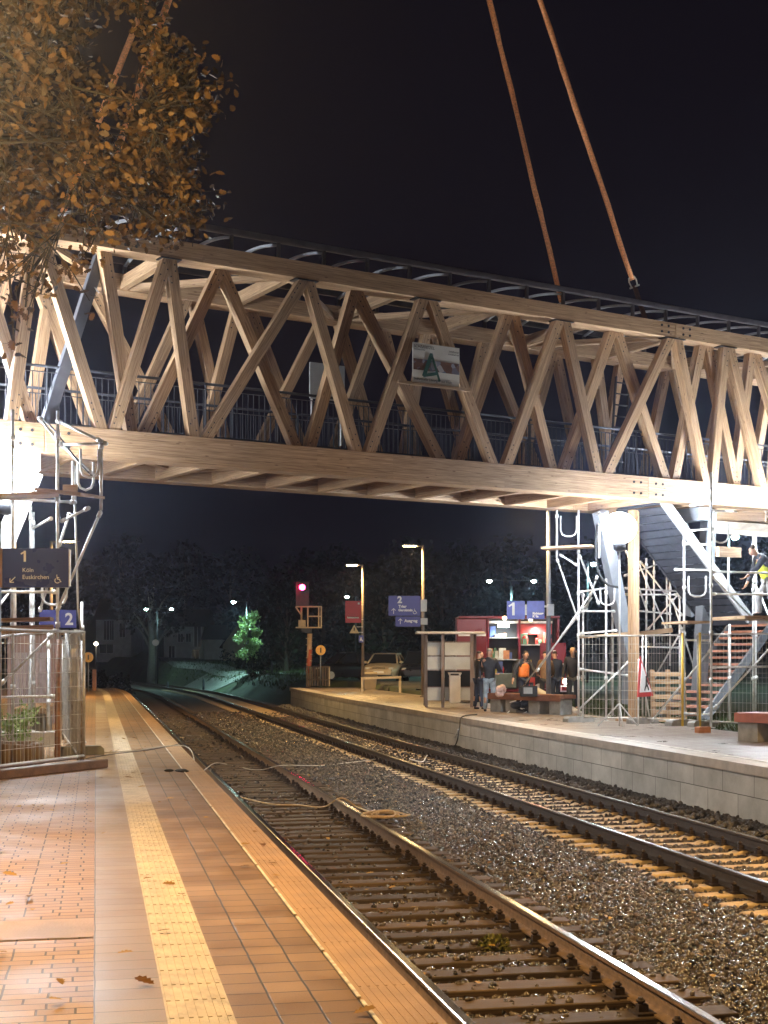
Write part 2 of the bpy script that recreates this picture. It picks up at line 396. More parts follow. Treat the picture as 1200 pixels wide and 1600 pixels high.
# platforms -----------------------------------------------------------------
YA, YB = 1.0, 70.0
def strip(name, x0, x1, z, mat, y0=YA, y1=YB, bend=None, z0=None):
    m = MB(); st = [y0+(y1-y0)*i/24 for i in range(25)]
    bend = bend or (lambda y: 0)
    for y in st:
        for x in (x0, x1):
            m.v.append(V((x+bend(y), y, z)))
        if z0 is not None:
            m.v.append(V((x0+bend(y), y, z0))); m.v.append(V((x1+bend(y), y, z0)))
    k = 4 if z0 is not None else 2
    for j in range(24):
        a = j*k; b = a+k; m.face((a, a+1, b+1, b))
        if z0 is not None:
            m.face((a+1, a+3, b+3, b+1)); m.face((a+2, a, b, b+2))
    if z0 is not None:
        m.face((0, 2, 3, 1)); e = 24*k; m.face((e, e+1, e+3, e+2))
    return m.build(name, mat, kind='structure')
bl = lambda y: -max(0, y-58)**2/300
strip("platform", -5.6, 1.3, -.02, CONCD, bend=bl, z0=-1.4)
strip("platform_brick_paving", -5.6, -.012, 0, tiles("red clinker paving", (.39,.245,.145), (.29,.175,.105), (.06,.042,.032), .2, .1, .0062, .5, .62, rvar=.14, dirt=(.74,.69,.66), squash=.8, sqf=4), bend=bl)
strip("platform_slab_paving", -.012, .285, .001, tiles("brown slab paving", (.30,.215,.145), (.23,.16,.11), (.05,.038,.03), .6, .2, .004, 0, .42, rvar=.12, dirt=(.8,.77,.75)), bend=bl)
strip("platform_tile_paving", .56, 1.12, .001, tiles("brown square paving", (.35,.225,.13), (.24,.15,.085), (.03,.022,.018), .1866, .2, .0058, 0, .5, rvar=.15, dirt=(.55,.5,.47)), bend=bl)
TACT = M("cream tactile paving", (.50, .415, .29), .6, 0, .25, 7, .25, 70)
strip("tactile_strip", .285, .56, .001, TACT, bend=bl)
m = MB()
for k in range(7):
    x = .305+k*.039; y = YA+.02
    while y < 68:
        m.hexa(V((x+bl(y+.14), y+.14, .003)), [V((.0095,0,0)), V((0,.142,0)), V((0,0,.0035))]); y += .3
m.build("tactile_strip_ribs", TACT, kind='structure')
EDGE = M("ochre edge slabs", (.37, .225, .11), .62, 0, .18, 4, .35, 90)
strip("platform_edge", 1.12, XE1, .004, EDGE, bend=bl, z0=-.1)
m = MB()                                                     # thin pale joint line and edge-slab joints
for k in range(69): m.hexa(V((1.12+bl(1+k+.48), 1+k+.48, .0075)), [V((.008,0,0)), V((0,.47,0)), V((0,0,.0035))])
m.build("platform_edge_line", M("pale joint mortar", (.62, .55, .45), .7, 0, .4, 20), kind='structure')
m = MB()
for k in range(70):
    y = 1.2+k
    for q in range(6): m.hexa(V((1.16+.04*q+bl(y), y+.5, .0045)), [V((.006,0,0)), V((0,.49,0)), V((0,0,.0025))])
m.build("platform_edge_grooves", EDGE, kind='structure')
ya, yb = G(75,1468).y, G(75,1438).y
strip("platform_drain_slab", -5.6, -.012, .005, M("pale slab", (.31,.20,.125), .6, 0, .3, 2.5, .3, 60), ya, yb)
# right platform, its edge bends slightly outward far away
br_ = lambda y: max(0, y-45)**2/1100
strip("platform_right", XE2+.1, 12.6, -.004, CONCD, 8, 69, br_, -1.4)
strip("platform_right_paving", XE2+.5, 12.5, 0.004, tiles("grey platform pavers", (.34,.29,.25), (.27,.22,.19), (.10,.085,.07), .3, .3, .006, 0, .38, rvar=.18, dirt=(.62,.57,.52)), 8, 69, br_)
strip("platform_right_coping", XE2-.06, XE2+.5, .008, M("coping slabs", (.42,.38,.34), .55, 0, .25, 3, .2), 8, 69, br_, -.13)
m = MB()
for k in range(61): m.hexa(V((XE2+.42+br_(8.5+k), 8.5+k, .0105)), [V((.06,0,0)), V((0,.49,0)), V((0,0,.002))])
m.build("platform_right_line", M("pale platform line", (.55,.52,.47), .6, 0, .3, 6), kind='structure')
strip("platform_right_wall", XE2, XE2+.12, -.125, tiles("pale concrete block wall", (.64,.63,.60), (.52,.52,.50), (.12,.12,.11), 1.0, .44, .007, .5, .75, 'yz', .1, (.6,.6,.58), .3), 8, 69, br_, -1.4)

# ================================================================== TRACKS
def rail_mesh(xc, mat_web, y0=2, y1=160):
    prof = [(-.075,0),(.075,0),(.075,.012),(.012,.03),(.0085,.055),(.0085,.12),(.034,.14),(.036,.166),(.028,.172),(-.028,.172),(-.036,.166),(-.034,.14),(-.0085,.12),(-.0085,.055),(-.012,.03),(-.075,.012)]
    m = MB(); st = [y0, 20, 40, 60, 75]+[75+5*i for i in range(1, int((y1-75)/5)+1)]; n = len(prof)
    for y in st:
        for a, b in prof: m.v.append(V((xc+a+shift(y), y, -.932+b)))
    for j in range(len(st)-1):
        for i in range(n):
            k = (i+1) % n; m.face((j*n+i, j*n+k, (j+1)*n+k, (j+1)*n+i), None, 1 if 7 <= i <= 9 else 0)
    m.face(range(n))
    return m, [mat_web, RAILTOP]
def fastening(m, x, y, z):
    m.box((x, y, z+.01), (.34, .17, .024))
    for s in (-1, 1):
        m.box((x+s*.105, y, z+.045), (.07, .06, .05))
        m.tube((x+s*.115, y, z+.06), (x+s*.115, y, z+.115), .019, 6)
        m.tube((x+s*.115, y, z+.085), (x+s*.115, y, z+.10), .032, 6)
def track(x1, x2, label, wooden):
    xc = (x1+x2)/2; t = thing("railway_track", label, "track", (xc, 9, -1.1), "railway tracks between the platforms")
    for x in (x1, x2):
        mm, mats = rail_mesh(x, RAILRUST if wooden else RAILGREY); mm.build("rail", mats, t)
    DK = M("rusty fastening steel", (.045, .03, .022), .75, .3, .35, 30, .3)
    protos = []
    for v in range(4):
        m = MB()
        if wooden:
            w = .225+.014*v; m.box((xc, 9, -1.03), (2.6, w, .19)); s = m.build("sleeper", SLEEPW, t, bevel=.012)
        else:
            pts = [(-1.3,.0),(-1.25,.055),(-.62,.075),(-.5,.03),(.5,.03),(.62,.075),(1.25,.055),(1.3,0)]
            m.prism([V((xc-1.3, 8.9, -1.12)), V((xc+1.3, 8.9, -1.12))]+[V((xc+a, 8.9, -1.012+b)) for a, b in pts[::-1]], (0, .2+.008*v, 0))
            s = m.build("sleeper", M("sodium tinted concrete sleeper", (.50,.37,.22), .8, 0, .25, 5, .2), t, bevel=.02)  # orange of the sodium lamps is put into the concrete's base colour
        for x in (x1, x2):
            f = MB(); fastening(f, x, 9, -.94 if wooden else -.945); f.build("rail_fastening", DK, s)
        protos.append(s)
    kk = 0
    for i in range(100):
        y = 9+i*SP-1.0
        if i < 4: s = protos[i]
        else:
            p = protos[random.randrange(4)]; s = p.copy(); COL.objects.link(s); s.parent = t
            for ch in p.children:
                c = ch.copy(); COL.objects.link(c); c.parent = s
        s.location = (random.uniform(-.03,.03) if wooden else 0, y-9+random.uniform(-.02,.02), random.uniform(-.012,.006) if wooden else 0)
        s.rotation_euler = (0, 0, random.uniform(-.012,.012))
    m = MB()
    for i in range(100, 200):
        y = 8+i*SP; m.box((xc+shift(y), y, -1.01), (2.6, .25, .15))
    m.build("sleeper_row", SLEEPW if wooden else MATS["sodium tinted concrete sleeper"], t, kind='stuff')
    return t
track(2.25, 3.75, "near track with dark wooden sleepers and rusty rails beside the brick platform", True)
track(6.57, 8.07, "farther track with pale concrete sleepers below the grey platform wall", False)

# ================================================================== FOOTBRIDGE
def camdir(a, d): return V((d*sT+a*cT, d*cT-a*sT, 0))
bB = (.8533, .5214)
UB = camdir(*bB); UN = camdir(-bB[1], bB[0])            # along the bridge, and away from the camera
A0, D0 = -300/FP*25.4, 25.4
O0 = camdir(A0, D0)
def BR(u, v, w): return O0+UB*u+UN*v+V((0, 0, HC+w))     # w = height above the eye
def U(px, v=0.0):
    k = (px-600)/FP
    return (k*(D0+v*bB[0])-A0+v*bB[1])/(bB[0]-k*bB[1])
BW = 3.05
bridge = thing("timber_footbridge", "long spruce timber truss footbridge hanging in slings across both tracks", "footbridge", BR(4, 1.5, -HC))
UL, UR = -13.0, 26.0
WB0, WB1, WT0, WT1 = 3.50, 4.0, 7.16, 7.49
DSH = M("dark steel shoe", (.03,.03,.035), .5, .5, .2, 6)
for v0 in (0, BW-.45):
    for nm, w0, w1 in (("bottom_chord", WB0, WB1), ("top_chord", WT0, WT1)):
        m = MB(); j = [UL, U(178 if nm == "top_chord" else 88)-.004, U(1056 if nm == "top_chord" else 1013), UR]
        if nm == "bottom_chord": j[1] = U(70)
        for a, b in zip(j, j[1:]): m.beam(BR(a+.004, v0+.22, (w0+w1)/2), BR(b-.004, v0+.22, (w0+w1)/2), .44, w1-w0, UN)
        c = m.build(nm, TIMBER, bridge, bevel=.008)
        if v0 == 0:
            for uj in j[1:3]:
                for du in (-.42, -.22, .22, .42):
                    for dw in (.12, .36) if nm == "bottom_chord" else (.1, .24):
                        b = MB(); b.lathe(BR(uj+du, -.004, w0+dw), [(.028,-.01),(.028,.012),(.018,.02)], 8, axis='Y'); b.build("bolt", DSH, c)
front = [(68,160),(58,20),(264,180),(268,305),(478,325),(484,560),(664,580),(677,772),(877,795),(886,937),(1051,952),(1062,1105),(1137,1117),(1143,1195),(1222,1212),(1232,1310)]
back = [(165,207),(345,225),(348,465),(555,485),(558,690),(795,717),(805,865),(958,882),(966,1042),(1098,1055),(1108,1152),(1176,1150),(1183,1250),(-45,50),(1290,1260),(1300,1370)]
uf = [(U(a), U(b)) for a, b in front]; ub = [(U(a, .25), U(b, .25)) for a, b in back]
uf += [(-6.3,-5.0),(-6.5,-8.0),(-9,-8.2),(17.5,16.6),(18.5,20),(21,20.2),(21.3,23)]; ub += [(-4.7,-4.2),(-7,-5.3),(-7.2,-9.5),(20,18.7),(22.5,21)]
def diag(u0, u1, v):
    wd = .195+.012*random.random()
    p = BR(u0, v, WT0+.004); q = BR(u1, v, WB1-.004)
    t = (p-q).normalized(); hs = UB*(wd/2/max(.3, t.z))
    m = MB(); th = .19
    poly = [p-hs, p+hs, q+hs, q-hs]
    b = len(m.v); o = random.random()*9
    for k in (-1, 1):
        for r in poly: m.v.append(r+UN*(k*th/2))
    L = (p-q).length
    m.face((b,b+1,b+2,b+3), [(0+o,o),(0+o,o+wd),(L+o,o+wd),(L+o,o)])
    m.face((b+7,b+6,b+5,b+4), [(L+o,o+.5),(L+o,o+wd+.5),(o,o+wd+.5),(o,o+.5)])
    m.face((b+4,b+5,b+1,b), [(o,o),(o+wd,o),(o+wd,o+th),(o,o+th)])
    m.face((b+3,b+2,b+6,b+7), [(o,o),(o+wd,o),(o+wd,o+th),(o,o+th)])
    m.face((b+1,b+5,b+6,b+2), [(o,o),(o,o+th),(L+o,o+th),(L+o,o)])
    m.face((b+4,b,b+3,b+7), [(o,o+1),(o,o+th+1),(L+o,o+th+1),(L+o,o+1)])
    for e, s in ((p, -1), (q, 1)):
        for k in range(4):
            c = e+t*s*(.12+.11*k)+UB*random.choice((-.05,.05))-UN*(th/2)
            m.hexa(c, [UB*.012, UN*.004, V((0,0,.012))], 1)
    m.build("diagonal", [TIMBER, DSH], bridge)
for u0, u1 in uf: diag(u0, u1, .11)
for u0, u1 in ub: diag(u0, u1, .33)
far = [(57,155),(145,285),(290,183),(303,359),(370,309),(393,485),(502,390),(530,600),(588,510),(600,660),(664,625),(676,740),(755,705),(762,850),(864,805),(869,912),(932,957),(968,935),(978,1040),(1040,1000),(1052,1100),(1130,1090),(1141,1190),(1200,1170),(1212,1262),(10,-60),(80,40),(-60,-140)]
for i, (a, b) in enumerate(far):
    v = BW-(.11 if i % 2 else .33); diag(U(a, v), U(b, v), v)
for u0 in sorted({round(a, 1) for a, b in uf}):
    m = MB(); m.beam(BR(u0-.2, .11, WT0-.012), BR(u0+.2, .11, WT0-.012), .24, .02, UN); m.build("node_plate", DSH, bridge)
m = MB(); m.beam(BR(U(156, .55), .55, WT0-.02), BR(U(70, .55), .55, WB1), .2, .2, UN); m.build("steel_strut", M("strut steel", (.11,.12,.145), .42, .3, .15, 5), bridge, bevel=.01)
# deck, cross beams and bracing below and above
m = MB(); u = UL
while u < UR:
    m.beam(BR(u, .46, WB1-.12), BR(u, BW-.46, WB1-.12), .15, .05, UB); u += .16
m.build("deck_planks", TIMBER_R, bridge)
u = UL; k = 0
while u < UR:
    m = MB(); m.beam(BR(u, .442, WB0+.13), BR(u, BW-.442, WB0+.13), .14, .26, UB); m.build("floor_beam", TIMBER, bridge)
    if k % 3 == 0:
        m = MB(); m.beam(BR(u+.6, .45, WB0+.20), BR(u+.6+(2.44 if k % 2 else -1.6), BW-.45, WB0+.20), .14, .09, UB); m.build("floor_brace", TIMBER, bridge)
    if k % 2 == 0:
        m = MB(); m.beam(BR(u+.5, .442, WT0+.14), BR(u+.5, BW-.442, WT0+.14), .14, .24, UB); m.build("roof_beam", TIMBER, bridge)
        m = MB(); a, b = (.45, BW-.45) if k % 4 == 0 else (BW-.45, .45)
        m.beam(BR(u+.65, a, WT0+.08), BR(u+2.7, b, WT0+.08), .13, .12, UB); m.build("roof_brace", TIMBER, bridge)
    u += 1.22; k += 1
m = MB()
for v in (.95, BW/2, BW-.95): m.beam(BR(UL, v, WB0+.31), BR(UR, v, WB0+.31), .1, .09, UN)
m.build("stringers", TIMBER, bridge)
# railings
for v in (.52, BW-.52):
    m = MB(); u = UL
    m.tube(BR(UL, v, 5.08), BR(UR, v, 5.08), .026, 8)
    m.beam(BR(UL, v, 4.98), BR(UR, v, 4.98), .04, .012, UN); m.beam(BR(UL, v, 4.06), BR(UR, v, 4.06), .04, .012, UN)
    while u < UR: m.beam(BR(u, v, 4.06), BR(u, v, 4.98), .013, .013, UB); u += .115
    u = UL
    while u < UR: m.beam(BR(u, v, 3.9), BR(u, v, 5.06), .05, .016, UN); u += 1.5
    m.build("railing", M("grey steel railing", (.055,.06,.075), .4, .5, .15, 5), bridge)
    m = MB(); m.beam(BR(UL, v-(.05 if v < 1 else -.05), 4.03), BR(UR, v-(.05 if v < 1 else -.05), 4.03), .012, .16, UN); m.build("kick_board", DSTEEL, bridge)
# steel roof skeleton: eave tubes, posts and arched ribs
ROOF = M("roof skeleton steel", (.13,.115,.12), .38, .6, .2, 4)
WE = 7.84
for v in (.1, BW-.1):
    m = MB(); m.beam(BR(UL, v, WE), BR(UR, v, WE), .09, .12, UN); e = m.build("eave_beam", ROOF, bridge, bevel=.02)
    u = U(209)-9*.97
    while u < UR:
        m = MB(); m.beam(BR(u, v, WT1), BR(u, v, WE-.04), .06, .06, UN); m.build("roof_post", ROOF, e); u += .97
RIB = M("bright roof rib steel", (.45,.47,.52), .35, .5, .1, 4)
u = U(209)-9*.97
while u < UR:
    m = MB(); pts = []
    for i in range(17):
        s = i/16; pts.append(BR(u, .1+(BW-.2)*s, WE-.1+.2*(1-(2*s-1)**2)))
    for a, b in zip(pts, pts[1:]): m.beam(a, b, .06, .045, UB)
    m.build("roof_rib", RIB, bridge); u += .97

# banner and its batten
k0, k1 = U(645, -.03), U(718, -.03)
ban = thing("banner", "white company banner with green A and timber photo hung on the truss", "banner", BR(k0, -.03, WB1+1.6))
zb0 = (1028-597)/FP*(D0+bB[1]*k0); hb_ = .79
def BP(u, v, w): return BR(u, v, w)
def banq(m, x0, x1, z0, z1, off, mi=0):
    c = [(x0,z0),(x1,z0),(x1,z1),(x0,z1)]; b = len(m.v)
    for x, z in c: m.v.append(BR(k0+x, -.035-off, zb0+z))
    m.face((b,b+1,b+2,b+3), [(x, z) for x, z in c], mi)
LB = k1-k0
m = MB(); m.beam(BR(k0, -.022, zb0+hb_/2), BR(k1, -.022, zb0+hb_/2), .012, hb_, UN); m.build("panel", M("banner vinyl", (.62,.61,.58), .5, 0, .06, 2), ban)
pm, N_, L_, b_ = nodes("banner timber photo")
tc = N_.new("ShaderNodeUVMap"); tc.uv_map = "UVMap"
vo = N_.new("ShaderNodeTexVoronoi"); vo.inputs['Scale'].default_value = 9; L_.new(tc.outputs[0], vo.inputs['Vector'])
rr = N_.new("ShaderNodeValToRGB"); rr.color_ramp.elements[0].color = (.05,.02,.015,1); rr.color_ramp.elements[1].color = (.45,.42,.42,1)
e = rr.color_ramp.elements.new(.5); e.color = (.16,.07,.04,1); e = rr.color_ramp.elements.new(.72); e.color = (.12,.14,.22,1)
L_.new(vo.outputs['Color'], rr.inputs[0]); L_.new(rr.outputs[0], b_.inputs['Base Color'])
m = MB(); banq(m, .01, LB-.01, .25, .47, .002); m.build("picture", pm, ban)
GREEN = M("dark green lettering", (.012,.07,.05), .5, 0, .05, 3); INK = M("black lettering", (.02,.02,.02), .6, 0, .05, 3)
m = MB()
def stroke(m, a, b, w, off):
    pa, pb = BR(k0+a[0], -.04-off, zb0+a[1]), BR(k0+b[0], -.04-off, zb0+b[1]); m.beam(pa, pb, .003, w, UN)
stroke(m, (.25,.13), (.44,.60), .085, 0); stroke(m, (.43,.61), (.63,.07), .05, .002); stroke(m, (.235,.145), (.58,.225), .065, .004)
m.build("emblem", GREEN, ban)
brot = (math.pi/2, 0, math.atan2(UB.y, UB.x))
text("SCH\u0394FFITZEL", .082, BR(k0+.02, -.036, zb0+.69), brot, INK, ban)
text("HOLZINDUSTRIE", .034, BR(k0+.025, -.036, zb0+.645), brot, INK, ban)
text("Schaffitzel.de", .045, BR(k1-.02, -.036, zb0+.68), brot, INK, ban, align='RIGHT')
text("Schw\u00e4bisch Hall", .04, BR(k1-.02, -.036, zb0+.625), brot, INK, ban, align='RIGHT')
text("Individuelle L\u00f6sungen aus Holz", .072, BR(k0+.03, -.036, zb0+.05), brot, INK, ban)
m = MB(); m.beam(BR(U(621), -.03, zb0-.03), BR(U(734), -.03, zb0-.03), .04, .06, UN)
o = m.build("batten", TIMBER, None, loc=BR(U(621), -.03, zb0-.03)); o['label'] = "pale wooden batten nailed across the truss under the white banner"; o['category'] = "batten"
# pale panel on the far railing and ladder
m = MB(); c = BR(U(511, BW-.7), BW-.7, (1028-592)/FP*29.2); m.hexa(c, [UB*.42, UN*.02, V((0,0,.38))])
t_ = thing("notice_panel", "pale blank board standing on the bridge walkway behind the railing", "board", c-V((0,0,.9)))
m.build("board", PALEGLASS, t_, bevel=.01); m = MB()
for s in (-.35, .35): m.beam(c+UB*s+UN*.03+V((0,0,.38)), c+UB*s+UN*.03-V((0,0,1.3)), .04, .03, UN)
m.build("stand", GALV, t_)
def ladder(name, label, p, q, w, side, mat, n):
    t = thing(name, label, "ladder", p); side = V(side).normalized()
    for s in (-1, 1):
        m = MB(); m.beam(V(p)+side*s*w/2, V(q)+side*s*w/2, .03, .06, side); m.build("rail_side", mat, t)
    for i in range(n):
        m = MB(); c = lerp(V(p), V(q), (i+.5)/n); m.tube(c-side*w/2, c+side*w/2, .017, 6); m.build("rung", mat, t)
    return t
ladder("ladder", "dark ladder leaning against the far truss of the bridge", BR(U(962,1.9), 1.9, 3.93), BR(U(973,2.45), 2.45, 6.75), .42, UB, DSTEEL, 10)

# crane slings
hook = PZ(560, 28, 25.5)
def sling(p, label, shackle=0):
    t = thing("crane_sling", label, "sling", p, "lifting slings of the crane"); p = V(p); d = (hook-p).normalized()
    s0 = p+d*shackle
    m = MB(); pts = [lerp(s0, hook, i/40) for i in range(41)]
    sd = d.cross(V((0,1,0))).normalized()
    pts = [q+sd*(.006*math.sin(i*.9)+.006*random.uniform(-1,1)) for i, q in enumerate(pts)]
    m.path(pts, [.058*(1+.12*random.uniform(-1,1)) for _ in pts], 9); m.build("webbing", ORANGE, t)
    if shackle:
        m = MB(); m.beam(p, p+d*(shackle-.12), .12, .03, UB); m.build("strap", M("dark strap", (.09,.055,.05), .8, 0, .3, 20), t)
        m = MB()
        m.path([s0-d*.16-sd*.07, s0-d*.02-sd*.09, s0+d*.06-sd*.07, s0+d*.08, s0+d*.06+sd*.07, s0-d*.02+sd*.09, s0-d*.16+sd*.07], .017, 8)
        m.tube(s0-d*.15-sd*.12, s0-d*.15+sd*.12, .02, 8); m.build("shackle", GALV, t)
sling(BR(U(1020), .22, WT1), "brown sling with bright steel shackle near the right end of the bridge", .95)
sling(BR(U(1020), BW-.22, WT1), "orange brown sling rising from the far side left of the shackle sling")
sling(BR(U(147), .22, WT1), "brown sling glimpsed behind the outermost oak leaves")
sling(BR(U(147), BW-.22, WT1), "brown sling glimpsed through the dense inner oak leaves")

# ================================================================== LAMPS
SOD = (1.0, .62, .225)
SODL = EM("sodium lamp lens", (1.0, .66, .30), 40)
POST = M("blue grey lamp post", (.19,.22,.28), .42, .3, .12, 4)
POSTB = M("brown grey lamp post", (.22,.18,.15), .45, .3, .12, 4)
def lamp(base, H, arm, label, power=1500, mat=POST, group="platform lamps with sodium light", lens=None, col=SOD, r=.075, kind='SPOT'):
    base = V(base); t = thing("platform_lamp", label, "lamp post", base, group); a = V(arm); an = a.normalized()
    m = MB(); m.tube(base, base+V((0,0,H)), r, 12, r*.72); m.tube(base, base+V((0,0,.06)), r*1.7, 12); m.build("post", mat, t)
    m = MB(); m.tube(base+V((0,0,H-.03)), base+V((0,0,H-.03))+an*(a.length-.25), .03, 8); m.build("arm", mat, t)
    hd = base+V((0,0,H))+a; side = an.cross(V((0,0,1)))
    m = MB(); m.prism([hd-an*.33+V((0,0,-.02)), hd-an*.3+V((0,0,.06)), hd+an*.2+V((0,0,.07)), hd+an*.34+V((0,0,.03)), hd+an*.34+V((0,0,-.02))], side*.22)
    for v_ in m.v: v_ -= side*.11
    h = m.build("lamp_head", DSTEEL, t, bevel=.012)
    m = MB(); m.hexa(hd-V((0,0,.03)), [an*.24, side*.085, V((0,0,.015))]); m.build("lens", lens or SODL, h, bevel=.01)
    spot(hd-V((0,0,.07 if kind == 'SPOT' else .22)), col, power, h, 172, .5, .14, kind=kind)
    return t
lamp((-2.5,9.0,0), 5.5, (1.4,.0,0), "lamp post beside the oak, its lit head just outside the picture", 900, kind="POINT")
lamp((-2.6,-6,0), 6.0, (1.25,.1,0), "lamp post standing behind the photographer on the brick platform", 1100)
lamp((12.0,12,0), 5.8, (-1.0,0,0), "lamp post on the near end of the grey platform", 1700)
p857 = PZ(857, 39.2, 0); lamp(p857, 5.73, camdir(-.58,0), "blue grey lamp post beside the long brown bench, head under the bridge", 700)
p660 = PZ(661, 53, 0); lamp(p660, 5.72, camdir(-.5,0), "tall lamp post carrying the Trier platform sign", 900, POSTB)
p567 = PZ(567, 64, 0); lamp(p567, 5.72, camdir(-.5,0), "lamp post carrying the red advertising panel", 900, POSTB)
p21 = PZ(21, 32, 0); lamp(p21, 6.0, camdir(.8,0), "pale lamp post behind the brick platform scaffold carrying the track 2 sign", 600, LSTEEL)
lamp(PZ(80, 52, 0), 5.8, camdir(.7, 0), "lamp post farther down the brick platform behind the site fence", 1000, POSTB)
# floodlights; the glowing globe is added to stand in for each lamp's glare
def flood(c, r, power, label, standz, mat):
    c = V(c); t = thing("work_light", label, "work light", (c.x, c.y, standz), "work lights with glare globes")
    m = MB(); m.ball(c, r, 20, 0, (1,1,.92)); m.build("glare_globe", mat, t)
    m = MB(); m.lathe(c-V((0,0,r*1.12)), [(.05,-.1),(.13,-.06),(.14,.06),(.08,.12)], 12); m.build("lamp_socket", DSTEEL, t)
    m = MB(); m.tube(V((c.x,c.y,standz)), c-V((0,0,r*1.1)), .022, 8); m.build("mast", GALV, t)
    for k in range(3):
        a = k*2.094+.3; m = MB(); m.tube(V((c.x,c.y,standz+.5)), V((c.x+.5*math.cos(a), c.y+.5*math.sin(a), standz)), .015, 6); m.build("leg", GALV, t)
    l = spot(c, (.86,.93,1), power, t, kind='POINT', radius=r*1.03)
    return t
FLM = EM("floodlight glare", (.9,.96,1.0), 22)
flood(P(10, 742, 23.2), .5, 5200, "big white work light with added glare globe on the brick platform scaffold", HC+(1028-775)/FP*23.6, FLM)
flood(P(968, 825, 30.4), .37, 4300, "glaring round white work light beside the tall timber prop", 0, FLM)
c = BR(U(-130, 1.5), 1.5, WB1+.75); flood(c, .26, 8000, "work light standing on the bridge deck beyond the left edge of the picture", c.z-.8, FLM)
c = BR(U(1330, 1.5), 1.5, WB1+.75); flood(c, .26, 6500, "work light standing on the bridge deck beyond the right edge of the picture", c.z-.8, FLM)
flood(P(1238, 800, 31.3), .33, 5000, "white work light outside the right edge of the picture", 0, FLM)

# ================================================================== BRIDGE PIERS AND STAIRS
def pier(label, legs, cap, mat=STEEL):
    t = thing("bridge_pier", label, "pier", (legs[0][1].x, legs[0][1].y, 0), "steel piers under the bridge")
    for p, q in legs:
        m = MB(); m.beam(p, q, .3, .26, UB); m.build("column", mat, t, bevel=.015)
    m = MB(); m.beam(cap[0], cap[1], .34, .3, UB); m.build("crosshead", mat, t, bevel=.01)
    return t
ZB = HC+WB0
ul = U(15); ur = U(1040)
pier("pale steel V pier behind the brick platform scaffold", [(BR(ul+.5, .3, WB0-.3), BR(ul-1.3, .6, -HC)), (BR(ul-.8, BW-.4, WB0-.3), BR(ul-1.6, BW-.7, -HC))], (BR(ul+.4, .1, WB0-.155), BR(ul+.2, BW-.1, WB0-.155)), LSTEEL)
pier("grey steel V pier beside the round work light", [(P(938,800,32.6), P(984,1030,34.2)), (P(984,1028,34.2), P(984,1100,34.2)), (P(1108,800,33.5), P(1090,1120,35.4)), (P(1060,800,34.4), P(1082,960,35.4))], (BR(U(1096,.6), .5, WB0-.155), BR(U(1096,.6), BW-.3, WB0-.155)))
def stair(name, label, p0, p1, n, w, side, tread, stringer, under=None, far=None):
    p0 = V(p0); p1 = V(p1); sd = V(side).normalized()
    t = thing(name, label, "stairs", V((p0.x, p0.y, min(p0.z, p1.z)))); d = p1-p0; hz = V((d.x, d.y, 0)).normalized()
    for i in range(n):
        c = lerp(p0, p1, (i+.5)/n); m = MB(); m.hexa(c, [hz*(V((d.x,d.y,0)).length/n*.5+.02), sd*(w/2-.034), V((0,0,.03))]); m.build("tread", tread, t)
    for s in (-1, 1):
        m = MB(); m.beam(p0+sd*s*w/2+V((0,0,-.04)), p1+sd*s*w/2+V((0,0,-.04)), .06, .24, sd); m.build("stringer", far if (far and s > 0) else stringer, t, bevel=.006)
    if under:
        for i in range(n):
            c = lerp(p0, p1, (i+.5)/n)+V((0,0,-.16)); m = MB()
            m.hexa(c, [d/n*.41, sd*(w/2-.035), d.cross(sd).normalized()*random.uniform(.01,.03)]); m.build("soffit_board", under, t)
    return t
sa = BR(U(1022,.9), 1.35, (1028-786)/FP*33); sb = BR(U(1150,.9)+.15, 1.35, .95)
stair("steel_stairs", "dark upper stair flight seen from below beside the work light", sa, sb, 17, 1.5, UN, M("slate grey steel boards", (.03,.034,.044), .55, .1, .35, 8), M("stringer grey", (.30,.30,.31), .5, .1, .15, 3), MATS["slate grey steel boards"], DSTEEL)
stair("lower_stairs", "lower stair flight with reddish treads behind the site fence", G(1066,1124)+V((0,0,.05)), PZ(1176, 37.2, 2.42), 14, 1.45, UN, M("reddish stair treads", (.42,.21,.15), .6, 0, .2, 6), STEEL)
m = MB(); c = PZ(1200, 37.6, 2.45); m.hexa(c+UB*.9, [UB*.95, UN*.8, V((0,0,.06))]); 
for q in (.2, 1.6): m.tube(c+UB*q+V((0,0,-.05)), PZ(1200,37.6,0)+UB*q, .07, 8)
o = m.build("stair_landing", STEEL, None, loc=c+V((0,0,-2.45))); o['label'] = "steel stair landing between the two flights at the right edge"; o['category'] = "landing"

